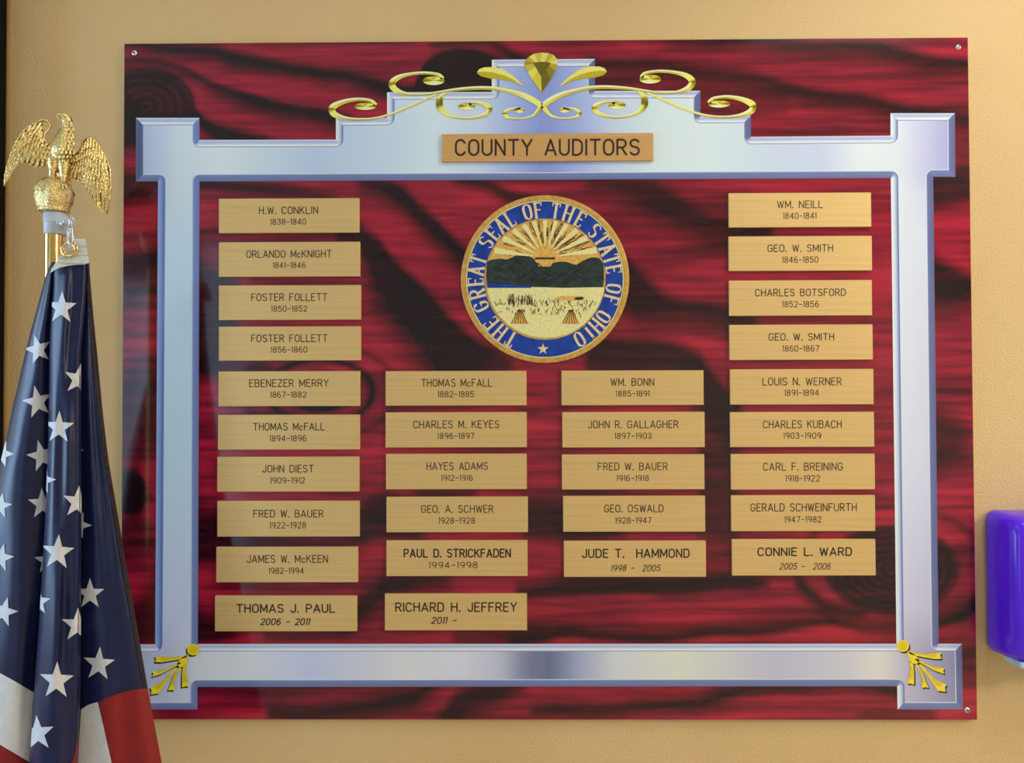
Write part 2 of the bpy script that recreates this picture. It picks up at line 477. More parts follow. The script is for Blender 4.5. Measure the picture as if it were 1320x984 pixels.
# dark bands of the figure, in photo pixels: (x, top, bottom), then feather above, feather below, strength
BANDS = [
    ([(160, 54, 60), (200, 57, 66), (243, 59, 69), (276, 62, 75), (298, 69, 86), (331, 75, 90), (364, 79, 92), (397, 85, 98), (420, 92, 106), (445, 95, 108), (470, 99, 114), (500, 104, 122), (540, 112, 130)], 6, 10, 1.0),
    ([(160, 79, 83), (181, 77, 82), (203, 77, 83), (225, 81, 87), (243, 87, 94), (260, 98, 106), (276, 108, 118), (296, 116, 127), (320, 122, 136), (353, 130, 144), (386, 136, 150), (412, 140, 158), (433, 146, 168), (445, 150, 176)], 4, 12, 1.0),
    ([(243, 138, 156), (254, 144, 162), (265, 156, 172), (280, 162, 182), (298, 166, 184), (320, 171, 184), (342, 177, 184), (350, 182, 184)], 6, 6, 1.0),
    ([(160, 140, 190), (176, 140, 190), (182, 150, 180)], 10, 10, 0.9),
    ([(160, 224, 262), (205, 230, 245)], 12, 10, 0.9),
    ([(160, 328, 395), (205, 322, 390)], 10, 20, 0.85),
    ([(156, 485, 590), (205, 470, 585)], 22, 20, 0.8),
    ([(155, 608, 662), (176, 604, 668), (188, 625, 650), (192, 636, 640)], 8, 8, 0.85),  # dark blob mirrored in the gloss, put into the figure
    ([(155, 670, 730), (185, 665, 715), (200, 700, 712)], 14, 16, 0.6),
    ([(150, 800, 830), (180, 775, 830), (203, 745, 830)], 25, 10, 0.85),
    # arches over the top knot
    ([(534, 112, 122), (545, 88, 122), (556, 76, 122), (570, 69, 122), (590, 64, 122), (610, 64, 122), (627, 68, 122), (640, 73, 122), (655, 82, 122), (668, 92, 124)], 5, 4, 1.0),
    ([(560, 52, 57), (600, 51, 56), (627, 53, 59), (645, 58, 66), (660, 66, 78), (675, 72, 92), (700, 84, 110)], 5, 8, 0.9),
    ([(160, 54, 58), (260, 52, 56), (420, 50, 58), (470, 50, 56), (530, 50, 54)], 3, 6, 0.6),
    # right of the pediment
    ([(760, 74, 84), (774, 76, 86), (816, 80, 91), (850, 80, 89), (875, 83, 92), (898, 86, 97), (947, 94, 105), (1000, 104, 118), (1040, 112, 130), (1064, 117, 134), (1118, 127, 142), (1145, 132, 148), (1190, 138, 150), (1231, 148, 166), (1252, 150, 170)], 7, 18, 0.95),
    ([(766, 92, 120), (810, 96, 118), (850, 96, 118), (903, 100, 150), (960, 112, 150), (1010, 122, 146)], 14, 18, 0.5),
    ([(860, 49, 52), (900, 50, 55), (982, 51, 60), (1036, 51, 63), (1091, 54, 70), (1132, 57, 76), (1173, 64, 84), (1213, 74, 94), (1252, 80, 98)], 6, 14, 0.95),
    ([(700, 50, 54), (760, 50, 58), (800, 50, 56), (850, 50, 53)], 4, 8, 0.5),
    ([(1200, 178, 222), (1252, 182, 218)], 16, 8, 0.5),
    ([(1200, 218, 262), (1252, 216, 258)], 10, 14, 0.85),
    ([(1203, 330, 392), (1228, 344, 394), (1255, 358, 392)], 12, 26, 0.95),
    ([(1203, 528, 612), (1230, 545, 592), (1248, 560, 575)], 24, 20, 0.85),
    # inside the frame, upper left
    ([(257, 232, 246), (302, 233, 246), (332, 235, 248), (373, 243, 256), (397, 248, 258), (430, 254, 262)], 8, 6, 0.9),
    ([(257, 334, 478), (270, 338, 476), (284, 345, 470), (300, 355, 465)], 20, 14, 0.92),
    ([(257, 300, 318), (350, 304, 315), (463, 300, 315)], 8, 10, 0.5),
    ([(440, 285, 318), (463, 292, 322), (471, 300, 345), (487, 310, 388), (506, 334, 414), (520, 346, 432), (536, 359, 450), (558, 383, 482), (577, 408, 505), (600, 430, 500), (612, 440, 494), (640, 455, 478), (655, 462, 472)], 9, 34, 1.0),
    ([(468, 231, 238), (490, 231, 246), (501, 233, 254), (520, 243, 272), (540, 266, 294), (560, 284, 314), (577, 300, 328), (590, 312, 340), (606, 326, 352), (625, 344, 362)], 8, 16, 0.98),
    ([(590, 230, 236), (627, 232, 243), (640, 236, 250), (655, 244, 259), (668, 248, 262), (690, 254, 266)], 6, 8, 0.95),
    ([(760, 230, 234), (790, 230, 244), (820, 230, 262), (845, 238, 282), (867, 250, 292), (889, 265, 302), (914, 276, 312), (940, 281, 316), (990, 290, 318)], 12, 22, 0.92),
    ([(806, 334, 400), (820, 348, 412), (832, 358, 412), (854, 377, 412), (880, 388, 412), (914, 394, 420), (940, 399, 428), (970, 410, 430)], 12, 20, 0.95),
    ([(760, 436, 482), (800, 437, 484), (832, 437, 484), (867, 445, 486), (889, 454, 505), (903, 462, 525), (913, 476, 560), (926, 492, 575), (940, 505, 590), (950, 512, 560)], 10, 30, 0.95),
    ([(905, 560, 690), (925, 585, 696), (945, 600, 698)], 35, 16, 0.8),
    ([(680, 646, 694), (700, 645, 694), (724, 648, 694), (800, 650, 690)], 14, 8, 0.92),
    ([(676, 524, 533), (700, 526, 531), (728, 526, 530)], 5, 5, 0.6),
    ([(540, 630, 640), (575, 628, 642), (610, 632, 640)], 8, 6, 0.8),
    ([(460, 655, 690), (482, 645, 692), (500, 640, 690), (540, 655, 690)], 12, 14, 0.92),
    ([(257, 655, 725), (284, 660, 722), (320, 690, 710), (400, 694, 706), (470, 692, 702)], 20, 12, 0.9),
    ([(257, 790, 828), (278, 805, 830), (300, 815, 822)], 18, 8, 0.85),
    ([(440, 786, 812), (463, 770, 802), (480, 758, 788), (496, 746, 776), (520, 741, 766), (545, 740, 756), (575, 739, 748)], 14, 16, 0.92),
    ([(257, 470, 485), (300, 466, 478), (345, 468, 480)], 10, 10, 0.8),
    ([(345, 814, 826), (380, 813, 826), (427, 812, 824), (450, 812, 818)], 6, 6, 0.7),
    ([(590, 812, 830), (640, 812, 830), (682, 806, 826), (700, 806, 820)], 10, 8, 0.7),
    ([(670, 760, 775), (682, 758, 773), (720, 748, 766), (750, 742, 764), (800, 742, 766), (845, 742, 767), (900, 744, 764), (940, 742, 762), (968, 744, 762), (985, 748, 756)], 12, 7, 0.97),
    ([(660, 824, 832), (682, 816, 828), (720, 805, 820), (742, 806, 821), (764, 812, 825), (800, 816, 827), (845, 815, 826), (900, 810, 823), (960, 804, 818), (1009, 800, 812), (1050, 800, 808), (1080, 802, 807), (1118, 803, 809), (1153, 801, 809), (1180, 802, 810), (1211, 797, 808), (1241, 786, 799), (1258, 772, 786)], 14, 5, 0.97),
    ([(1033, 746, 757), (1048, 760, 772), (1064, 774, 786), (1090, 784, 793), (1110, 789, 796)], 7, 6, 0.9),
    # strip below the frame
    ([(350, 914, 929), (400, 914, 929), (455, 909, 925), (480, 905, 920), (510, 895, 913), (535, 886, 906), (548, 882, 896), (560, 880, 888)], 10, 12, 0.95),
    ([(570, 920, 929), (590, 896, 929), (616, 886, 915), (640, 882, 905), (660, 880, 892), (672, 880, 886)], 10, 14, 0.95),
    ([(240, 884, 888), (420, 884, 890), (520, 884, 888)], 3, 10, 0.8),
    ([(690, 916, 922), (720, 910, 921), (790, 908, 919), (845, 905, 916), (900, 896, 909), (927, 889, 904), (960, 884, 895), (1009, 882, 891), (1090, 882, 887), (1145, 884, 894), (1160, 886, 898)], 12, 6, 0.95),
    ([(1110, 922, 929), (1140, 916, 929), (1170, 914, 929), (1200, 914, 926)], 8, 5, 0.7),
    ([(1236, 838, 852), (1258, 832, 848)], 6, 8, 0.8),
]
# dark knots: centre, radii, rings; the last one is a dark reflection, not wood
KNOTS = [(188, 137, 64, 50, 5), (597, 122, 62, 59, 5), (413, 505, 70, 43, 4), (1150, 735, 86, 58, 7), (168, 635, 20, 28, 2)]

def figure_value(px, py):
    d = np.zeros_like(px)
    for pts, fa, fb, s in BANDS:
        x0, x1 = pts[0][0], pts[-1][0]
        top, bot = interp(px, pts, 1), interp(px, pts, 2)
        wob = 2.0 * np.sin(px * 0.045 + pts[0][1]) 
        fa, fb = fa * 1.6, fb * 1.7
        a = sstep(top + wob - fa, top + wob + fa * 0.5, py) * (1 - sstep(bot + wob - fb * 0.5, bot + wob + fb, py))
        a *= sstep(x0 - 14, x0 + 2, px) * (1 - sstep(x1 - 2, x1 + 16, px)) * s
        d = 1 - (1 - d) * (1 - a)
    for cx, cy, rx, ry, nr in KNOTS:
        r = np.sqrt(((px - cx) / rx) ** 2 + ((py - cy) / ry) ** 2)
        ring = 0.935 + 0.065 * np.cos(r * nr * 2 * PI)
        a = (1 - sstep(0.93, 1.08, r)) * ring
        if nr == 4:                               # a dark heart inside one dark ring
            a = np.maximum(1 - sstep(0.55, 0.74, r), np.exp(-((r - 0.96) / 0.10) ** 2))
        halo = 0.55 * np.exp(-((r - 1.42) / 0.09) ** 2) if (cx > 300 and nr > 3 and cy > 200) else 0
        d = 1 - (1 - d) * (1 - a)
        d = 1 - (1 - d) * (1 - halo)
    return d

def make_panel():
    nx, nz = 420, 336
    gx = np.linspace(-BW / 2, BW / 2, nx); gz = np.linspace(-BH / 2, BH / 2, nz)
    X, Z = np.meshgrid(gx, gz)
    P = np.stack([X.ravel(), np.zeros(X.size), Z.ravel() + ZC], 1)
    q = (P - np.array(CAM)) @ np.array(ROT)
    px = W_IMG / 2 + FPX * q[:, 0] / -q[:, 2]; py = H_IMG / 2 - FPX * q[:, 1] / -q[:, 2]
    val = figure_value(px, py)
    base = np.array(board.location)
    n0 = X.size
    verts = [tuple(p) for p in (P - base)]
    back = [(-BW / 2, BT, 0), (BW / 2, BT, 0), (BW / 2, BT, BH), (-BW / 2, BT, BH)]
    verts += back
    faces = []
    idx = np.arange(n0).reshape(nz, nx)
    A = idx[:-1, :-1].ravel(); B = idx[:-1, 1:].ravel(); C = idx[1:, 1:].ravel(); D = idx[1:, :-1].ravel()
    faces += list(zip(A.tolist(), B.tolist(), C.tolist(), D.tolist()))
    nf = len(faces)
    b0, b1, b2, b3 = n0, n0 + 1, n0 + 2, n0 + 3
    faces.append((b1, b0, b3, b2))
    faces.append(tuple([b0, b1] + idx[0, ::-1].tolist()))
    faces.append(tuple([b2, b3] + idx[-1, :].tolist()))
    faces.append(tuple([b3, b0] + idx[:, 0].tolist()))
    faces.append(tuple([b1, b2] + idx[::-1, -1].tolist()))
    me = bpy.data.meshes.new('panel')
    me.from_pydata(verts, [], faces)
    at = me.attributes.new('figure', 'FLOAT', 'POINT')
    at.data.foreach_set('value', np.concatenate([val, np.zeros(4)]).astype(np.float32))
    mi = np.zeros(len(faces), np.int32); mi[nf:] = 1
    me.polygons.foreach_set('material_index', mi)
    me.update()
    return link('panel', me, [M['figure'], M['edge']], board)
make_panel()

# ------------------------------------------------------------------ printed silver frame
def ramp(stops, t):
    s = np.array(stops, float)
    return tuple(np.interp(t, s[:, 0], s[:, k]) for k in (1, 2, 3))

OUT = [(175.2, 152), (257.2, 152), (257.2, 180.5), (433, 180), (433, 152.5), (499, 152), (499, 119), (634, 118.5), (634, 77), (767, 76),
       (767, 117.2), (903, 117), (903, 149.5), (968, 149), (968, 176.5), (1148, 175), (1148, 146), (1231, 146), (1231.5, 228), (1203, 228),
       (1210, 830.3), (1240, 830.3), (1241.5, 915), (1157, 915), (1156.5, 885), (254.5, 886), (254.5, 915), (171, 915), (171, 831), (200, 831), (203.8, 234), (175.2, 234)]
INN = [(257.2, 234), (255, 830.6), (1155.6, 830.3), (1148.3, 229.5)]          # wound the other way: the solid lies on the same side
BEV = 9.6

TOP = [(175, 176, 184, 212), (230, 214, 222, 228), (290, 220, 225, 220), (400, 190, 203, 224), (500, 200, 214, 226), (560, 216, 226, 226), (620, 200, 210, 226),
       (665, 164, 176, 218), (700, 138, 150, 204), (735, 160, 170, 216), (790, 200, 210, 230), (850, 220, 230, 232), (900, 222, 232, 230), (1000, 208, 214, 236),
       (1060, 204, 208, 234), (1110, 228, 230, 228), (1160, 222, 222, 230), (1200, 192, 188, 214), (1231, 164, 164, 206)]  # left end lightened in the colour to make up for dimmer light
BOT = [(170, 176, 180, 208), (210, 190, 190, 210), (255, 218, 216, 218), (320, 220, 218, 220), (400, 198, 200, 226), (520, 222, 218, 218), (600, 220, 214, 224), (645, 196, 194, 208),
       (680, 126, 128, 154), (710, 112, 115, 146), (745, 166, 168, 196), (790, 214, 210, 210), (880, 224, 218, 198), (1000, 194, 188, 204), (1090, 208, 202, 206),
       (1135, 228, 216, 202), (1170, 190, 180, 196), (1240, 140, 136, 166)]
PL = [(200, 212, 220, 226), (260, 206, 218, 238), (400, 190, 214, 246), (600, 194, 214, 246), (740, 202, 208, 236), (840, 206, 206, 230)]  # left post: bluish reflected daylight and extra brightness put into the colour
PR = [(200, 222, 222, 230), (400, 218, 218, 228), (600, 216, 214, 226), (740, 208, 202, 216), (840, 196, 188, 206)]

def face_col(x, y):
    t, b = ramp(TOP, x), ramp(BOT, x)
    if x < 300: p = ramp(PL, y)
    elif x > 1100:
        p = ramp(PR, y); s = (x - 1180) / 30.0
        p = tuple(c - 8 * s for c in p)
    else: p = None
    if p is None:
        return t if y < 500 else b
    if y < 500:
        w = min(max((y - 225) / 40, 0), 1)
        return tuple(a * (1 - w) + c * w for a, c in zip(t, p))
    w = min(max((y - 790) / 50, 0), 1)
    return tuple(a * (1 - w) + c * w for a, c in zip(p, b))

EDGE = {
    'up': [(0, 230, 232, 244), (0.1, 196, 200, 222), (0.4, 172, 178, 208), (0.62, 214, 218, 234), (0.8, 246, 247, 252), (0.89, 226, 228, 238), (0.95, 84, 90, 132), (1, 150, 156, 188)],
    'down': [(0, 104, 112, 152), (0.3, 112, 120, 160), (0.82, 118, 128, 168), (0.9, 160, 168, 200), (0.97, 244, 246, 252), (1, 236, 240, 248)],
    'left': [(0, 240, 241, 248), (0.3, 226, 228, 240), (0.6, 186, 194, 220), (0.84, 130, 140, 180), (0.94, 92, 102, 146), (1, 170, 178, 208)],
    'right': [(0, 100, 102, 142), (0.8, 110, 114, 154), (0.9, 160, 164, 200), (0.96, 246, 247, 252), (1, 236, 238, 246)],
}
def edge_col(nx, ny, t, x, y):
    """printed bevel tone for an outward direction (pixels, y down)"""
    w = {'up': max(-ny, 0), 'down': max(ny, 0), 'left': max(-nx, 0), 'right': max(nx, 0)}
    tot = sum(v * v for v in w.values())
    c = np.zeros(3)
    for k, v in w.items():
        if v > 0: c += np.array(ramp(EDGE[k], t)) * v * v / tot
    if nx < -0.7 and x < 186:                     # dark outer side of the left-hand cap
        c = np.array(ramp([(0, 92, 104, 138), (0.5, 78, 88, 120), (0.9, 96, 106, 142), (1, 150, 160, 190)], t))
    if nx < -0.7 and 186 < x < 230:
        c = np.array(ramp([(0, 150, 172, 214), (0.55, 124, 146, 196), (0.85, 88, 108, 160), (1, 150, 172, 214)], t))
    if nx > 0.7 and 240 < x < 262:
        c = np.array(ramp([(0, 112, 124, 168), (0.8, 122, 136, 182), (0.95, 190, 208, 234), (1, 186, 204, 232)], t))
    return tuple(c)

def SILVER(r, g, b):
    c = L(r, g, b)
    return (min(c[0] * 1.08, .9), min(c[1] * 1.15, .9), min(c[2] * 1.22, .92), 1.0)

def offset_loop(poly):
    """-> inset boundary (round at re-entrant corners), bevel quads [(p0,p1,q1,q0,n0,n1)]"""
    n = len(poly)
    P = [np.array(p, float) for p in poly]
    nrm = []
    for i in range(n):
        d = P[(i + 1) % n] - P[i]; d /= np.linalg.norm(d)
        nrm.append(np.array([d[1], -d[0]]))       # outward for clockwise on screen
    bound, quads, corner = [], [], []
    for i in range(n):
        a, b = nrm[i - 1], nrm[i]
        cr = a[0] * b[1] - a[1] * b[0]
        if cr > 0:                                # convex: mitre
            m = -(a + b) * BEV / (1 + a @ b)
            corner.append((P[i] + m, P[i] + m, None))
        else:                                     # re-entrant: sector
            a0 = math.atan2(-a[1], -a[0]); a1 = math.atan2(-b[1], -b[0])
            while a1 - a0 > PI: a1 -= 2 * PI
            while a1 - a0 < -PI: a1 += 2 * PI
            arc = [P[i] + BEV * np.array([math.cos(a0 + (a1 - a0) * k / 8), math.sin(a0 + (a1 - a0) * k / 8)]) for k in range(9)]
            corner.append((arc[0], arc[-1], arc))
    for i in range(n):
        c = corner[i]
        if c[2] is None: bound.append(c[0])
        else:
            bound.extend(c[2])
            for k in range(8):
                n0 = -(c[2][k] - P[i]) / BEV; n1 = -(c[2][k + 1] - P[i]) / BEV
                quads.append((P[i], P[i], c[2][k + 1], c[2][k], n0, n1))
        j = (i + 1) % n
        quads.append((P[i], P[j], corner[j][0], c[1], nrm[i], nrm[i]))
    return bound, quads

def make_frame():
    Y = -0.0006
    b_out, q_out = offset_loop(OUT)
    b_in, q_in = offset_loop(INN)
    bm = bmesh.new()
    loops = [[Vector((p[0], p[1], 0)) for p in b_out], [Vector((p[0], p[1], 0)) for p in b_in]]
    flat = [v for l in loops for v in l]
    bv = [bm.verts.new(v) for v in flat]
    for t in tessellate_polygon(loops):
        try: bm.faces.new([bv[i] for i in t])
        except ValueError: pass
    for x in range(180, 1240, 12):
        bmesh.ops.bisect_plane(bm, geom=list(bm.verts) + list(bm.edges) + list(bm.faces), plane_co=(x, 0, 0), plane_no=(1, 0, 0))
    for y in list(range(150, 270, 20)) + list(range(300, 800, 60)) + [800, 820, 840, 860, 880, 900]:
        bmesh.ops.bisect_plane(bm, geom=list(bm.verts) + list(bm.edges) + list(bm.faces), plane_co=(0, y, 0), plane_no=(0, 1, 0))
    bm.verts.index_update()
    pts = [(v.co.x, v.co.y) for v in bm.verts]
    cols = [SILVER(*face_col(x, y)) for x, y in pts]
    faces = [[v.index for v in f.verts] for f in bm.faces]
    bm.free()
    ts = [0, 0.12, 0.4, 0.62, 0.78, 0.88, 0.94, 1.0]
    for (p0, p1, q1, q0, n0, n1) in q_out + q_in:
        k = max(1, int(np.linalg.norm(p1 - p0) // 60))
        for s in range(k):
            u0, u1 = s / k, (s + 1) / k
            A0, A1 = p0 + (p1 - p0) * u0, p0 + (p1 - p0) * u1
            B0, B1 = q0 + (q1 - q0) * u0, q0 + (q1 - q0) * u1
            base = len(pts)
            for t in ts:
                for (a, b, nn) in ((A0, B0, n0), (A1, B1, n1)):
                    p = a + (b - a) * t
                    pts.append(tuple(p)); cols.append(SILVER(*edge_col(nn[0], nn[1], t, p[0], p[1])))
            for r in range(len(ts) - 1):
                i = base + r * 2
                faces.append((i, i + 1, i + 3, i + 2))
    V = PXV(pts, np.full(len(pts), Y))
    # face the viewer
    ff = []
    for f in faces:
        a, b, c = V[f[0]], V[f[1]], V[f[2]]
        nn = np.cross(b - a, c - a)
        if len(f) == 4 and np.linalg.norm(nn) < 1e-12: nn = np.cross(V[f[2]] - V[f[1]], V[f[3]] - V[f[1]])
        ff.append(tuple(f) if nn[1] < 0 else tuple(f[::-1]))
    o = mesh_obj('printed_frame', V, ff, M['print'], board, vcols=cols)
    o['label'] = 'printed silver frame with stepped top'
make_frame()

# ------------------------------------------------------------------ printed gold scrolls
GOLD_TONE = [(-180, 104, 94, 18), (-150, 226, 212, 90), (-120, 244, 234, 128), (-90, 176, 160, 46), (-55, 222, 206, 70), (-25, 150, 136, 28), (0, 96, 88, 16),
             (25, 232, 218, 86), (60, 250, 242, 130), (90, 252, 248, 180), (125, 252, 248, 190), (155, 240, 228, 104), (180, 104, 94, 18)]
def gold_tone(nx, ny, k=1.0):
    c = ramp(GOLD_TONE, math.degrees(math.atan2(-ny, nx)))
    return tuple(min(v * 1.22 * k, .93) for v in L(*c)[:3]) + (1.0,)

def S(p): return (400 + p[0] / 4.4, 50 + p[1] / 4.4)          # crop -> photo pixels
def mirror(p):
    """the same ornament on the right half, mirrored in the board's own plane"""
    w = PX(p[0], p[1]); ax = PX(698.5, 110).x
    q = (Vector((2 * ax - w.x, 0, w.z)) - CAM) @ ROT
    return (W_IMG / 2 + FPX * q.x / -q.z, H_IMG / 2 - FPX * q.y / -q.z)

def ribbon_gold(ctrl, flip):
    """ctrl: (x, y, width) in crop pixels"""
    C = catmull(ctrl, 7)
    pts, faces, cols = [], [], []
    P = [np.array(S(c[:2])) for c in C]; Wd = [max(c[2], 3) / 4.4 / 2 for c in C]
    if flip: P = [np.array(mirror(p)) for p in P]
    for i, p in enumerate(P):
        d = P[min(i + 1, len(P) - 1)] - P[max(i - 1, 0)]; d /= np.linalg.norm(d)
        nn = np.array([d[1], -d[0]])
        pts += [tuple(p + nn * Wd[i]), tuple(p), tuple(p - nn * Wd[i])]
        if i:
            b = 3 * (i - 1)
            faces += [(b, b + 1, b + 4, b + 3), (b + 1, b + 2, b + 5, b + 4)]
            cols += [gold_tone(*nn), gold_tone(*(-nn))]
    return pts, faces, cols

def blob_gold(cx, cy, rx, ry, flip):
    c = S((cx, cy)); rx /= 4.4; ry /= 4.4
    pts = [c]; faces, cols = [], []
    n = 20
    for i in range(n):
        a = 2 * PI * i / n
        pts.append((c[0] + rx * math.cos(a), c[1] + ry * math.sin(a)))
    for i in range(n):
        a = 2 * PI * (i + 0.5) / n
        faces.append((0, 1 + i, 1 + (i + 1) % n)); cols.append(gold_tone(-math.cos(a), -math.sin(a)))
    if flip: pts = [mirror(p) for p in pts]
    return pts, faces, cols

def flat_part(name, pieces, y, parent, mat, label=None):
    """pieces of (pixel points, faces, face colours) laid on the plane y"""
    pts, faces, cols = [], [], []
    for p, f, c in pieces:
        b = len(pts)
        pts += list(p); faces += [tuple(i + b for i in q) for q in f]; cols += list(c)
    V = PXV(pts, np.full(len(pts), y) if np.isscalar(y) else y)
    ff = []
    for f in faces:
        nn = np.zeros(3)
        for i in range(1, len(f) - 1):
            nn += np.cross(V[f[i]] - V[f[0]], V[f[i + 1]] - V[f[0]])
        ff.append(f if nn[1] <= 0 else f[::-1])
    o = mesh_obj(name, V, ff, mat, parent, fcols=cols)
    if label: o['label'] = label
    return o

SC1 = [(372, 378, 24), (345, 352, 18), (270, 344, 20), (195, 356, 26), (138, 380, 36), (122, 402, 38), (140, 430, 34), (200, 450, 20), (285, 457, 13), (370, 450, 13), (450, 430, 14), (560, 386, 14), (650, 345, 14), (722, 312, 11)]
SC2 = [(752, 226, 22), (725, 203, 18), (645, 194, 18), (560, 202, 20), (495, 222, 30), (463, 256, 38), (490, 294, 32), (560, 314, 15), (650, 314, 13), (740, 301, 14), (830, 288, 18), (940, 280, 22), (1040, 282, 22), (1130, 298, 24), (1200, 318, 30), (1260, 346, 34), (1312, 380, 30)]
SC3 = [(900, 372, 22), (925, 362, 14), (965, 366, 20), (1005, 382, 30), (1015, 404, 32), (985, 432, 24), (910, 450, 14), (830, 446, 14), (770, 424, 24), (736, 390, 38), (733, 352, 36), (742, 326, 24), (772, 306, 12)]
SC4 = [(1195, 396, 10), (1155, 396, 12), (1115, 408, 20), (1102, 430, 24), (1132, 450, 16), (1200, 454, 10), (1258, 438, 14), (1288, 412, 22), (1306, 388, 28), (1322, 368, 26)]
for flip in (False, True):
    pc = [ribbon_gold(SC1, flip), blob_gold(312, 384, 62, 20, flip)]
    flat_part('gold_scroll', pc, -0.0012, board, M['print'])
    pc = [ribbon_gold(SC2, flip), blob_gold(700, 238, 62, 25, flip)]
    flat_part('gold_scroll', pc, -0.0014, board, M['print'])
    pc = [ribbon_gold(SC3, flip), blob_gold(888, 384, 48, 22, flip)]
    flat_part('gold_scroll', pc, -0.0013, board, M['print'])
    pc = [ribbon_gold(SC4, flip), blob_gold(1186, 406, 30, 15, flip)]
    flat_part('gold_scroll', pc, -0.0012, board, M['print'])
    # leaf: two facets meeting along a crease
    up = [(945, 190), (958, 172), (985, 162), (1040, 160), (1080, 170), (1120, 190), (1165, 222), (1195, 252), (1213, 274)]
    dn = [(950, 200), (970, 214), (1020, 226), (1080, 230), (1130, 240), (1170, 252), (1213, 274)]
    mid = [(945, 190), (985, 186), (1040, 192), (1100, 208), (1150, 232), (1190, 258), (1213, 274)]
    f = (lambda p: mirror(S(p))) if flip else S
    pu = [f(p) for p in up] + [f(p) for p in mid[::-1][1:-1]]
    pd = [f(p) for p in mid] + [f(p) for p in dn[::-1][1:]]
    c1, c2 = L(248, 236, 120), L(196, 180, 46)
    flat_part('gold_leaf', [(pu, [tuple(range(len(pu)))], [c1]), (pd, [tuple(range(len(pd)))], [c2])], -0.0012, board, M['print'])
# central drop
outer = [(676, 84), (677, 78), (682, 73), (689, 69), (698, 67.8), (707, 68.4), (714, 71), (718.5, 77), (718.8, 83), (716, 91), (710, 102), (698.3, 119.5), (686, 103), (680, 93)]
innr = [(687.5, 82), (688, 81), (690, 80.4), (693, 80), (697, 79.6), (702, 79.8), (706, 80.2), (709.5, 81), (710, 82), (708, 85), (704, 90), (697.5, 99), (693, 91), (690, 86)]
n = len(outer)
pts = outer + innr
faces = [(i, (i + 1) % n, n + (i + 1) % n, n + i) for i in range(n)] + [tuple(range(n, 2 * n))]
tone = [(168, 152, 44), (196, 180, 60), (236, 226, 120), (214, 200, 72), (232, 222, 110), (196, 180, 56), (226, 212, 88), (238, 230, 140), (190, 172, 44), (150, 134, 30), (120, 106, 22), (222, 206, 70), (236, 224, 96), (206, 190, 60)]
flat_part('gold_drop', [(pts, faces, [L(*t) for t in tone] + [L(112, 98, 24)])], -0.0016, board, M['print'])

# corner sprays of five petals
def C6(p): return (1120 + p[0] / 7.027, 800 + p[1] / 7.027)
PETALS = [
    [(360, 282), (450, 304), (540, 302), (655, 292), (648, 318), (658, 348), (600, 350), (520, 338), (430, 322), (372, 305)],
    [(430, 345), (500, 392), (560, 420), (620, 432), (682, 434), (674, 458), (684, 486), (600, 458), (520, 415), (450, 378), (420, 358)],
    [(470, 398), (520, 452), (560, 504), (640, 564), (702, 580), (690, 612), (698, 648), (622, 638), (586, 580), (530, 495), (455, 412)],
    [(432, 390), (462, 432), (492, 480), (512, 540), (540, 612), (510, 606), (478, 612), (484, 540), (462, 470), (424, 404)],
    [(378, 372), (402, 400), (410, 460), (410, 582), (375, 572), (344, 576), (364, 500), (376, 440), (366, 380)],
    [(348, 270), (368, 284), (430, 318), (458, 372), (430, 398), (400, 392), (372, 380), (358, 330)],
]
def spray(tf, tag_side):
    pc = []
    circ = [(308 + 56 * math.cos(a * PI / 12), 232 + 54 * math.sin(a * PI / 12)) for a in range(24)]
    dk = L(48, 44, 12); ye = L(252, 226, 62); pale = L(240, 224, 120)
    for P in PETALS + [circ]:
        q = [tf((x + 12, y + 14)) for x, y in P]; pc.append((q, [tuple(range(len(q)))], [dk]))  # offset dark copy: a drop shadow drawn beneath each petal
    flat_part('printed_spray_shadow', pc, -0.0010, board, M['print'])
    pc = []
    for P in PETALS + [circ]:
        q = [tf(p) for p in P]; pc.append((q, [tuple(range(len(q)))], [ye]))
    flat_part('gold_spray', pc, -0.0013, board, M['print'])
    pc = []
    for P in PETALS[:5]:
        c = np.mean(np.array(P), 0)
        m = len(P)
        q = [tf(tuple(c + (np.array(p) - c) * 0.62 + np.array([3, -6]))) for p in P]
        pc.append((q, [tuple(range(m))], [L(236, 200, 40)]))
    q = [tf((308 + 40 * math.cos(a * PI / 12), 234 + 38 * math.sin(a * PI / 12))) for a in range(24)]
    pc.append((q, [tuple(range(24))], [L(238, 206, 44)]))
    flat_part('spray_inlay', pc, -0.0015, board, M['print'])
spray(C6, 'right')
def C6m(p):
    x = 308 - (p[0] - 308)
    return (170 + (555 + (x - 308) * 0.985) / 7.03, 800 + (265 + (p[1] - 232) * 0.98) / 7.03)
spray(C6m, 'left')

# screws through the board's corners
for (sx, sy) in ((173.5, 68.5), (1235, 61), (1246.5, 915.5)):
    c = PX(sx, sy, 0)
    bm = bmesh.new()
    r = 0.0052
    lathe(bm, Vector((c.x, 0, c.z)), [(r, 0.0002), (r, 0.001), (r * 0.9, 0.002), (r * 0.6, 0.003), (r * 0.2, 0.0034)], 24, 'Y')
    sc = auto_smooth(bm_obj('screw', bm, M['chrome'], board), 50)
    sc['label'] = 'small round-headed metal screw'
    bm = bmesh.new()
    add_box(bm, c.x - r * 0.55, c.x + r * 0.55, -0.0037, -0.0030, c.z - 0.0006, c.z + 0.0006)
    add_box(bm, c.x - 0.0006, c.x + 0.0006, -0.0037, -0.0030, c.z - r * 0.55, c.z + r * 0.55)
    s = bm_obj('screw_slot', bm, M['engrave_bold'], board)
    s.parent = sc; s.location = (0, 0, 0)
    s.matrix_parent_inverse = Matrix.Identity(4)

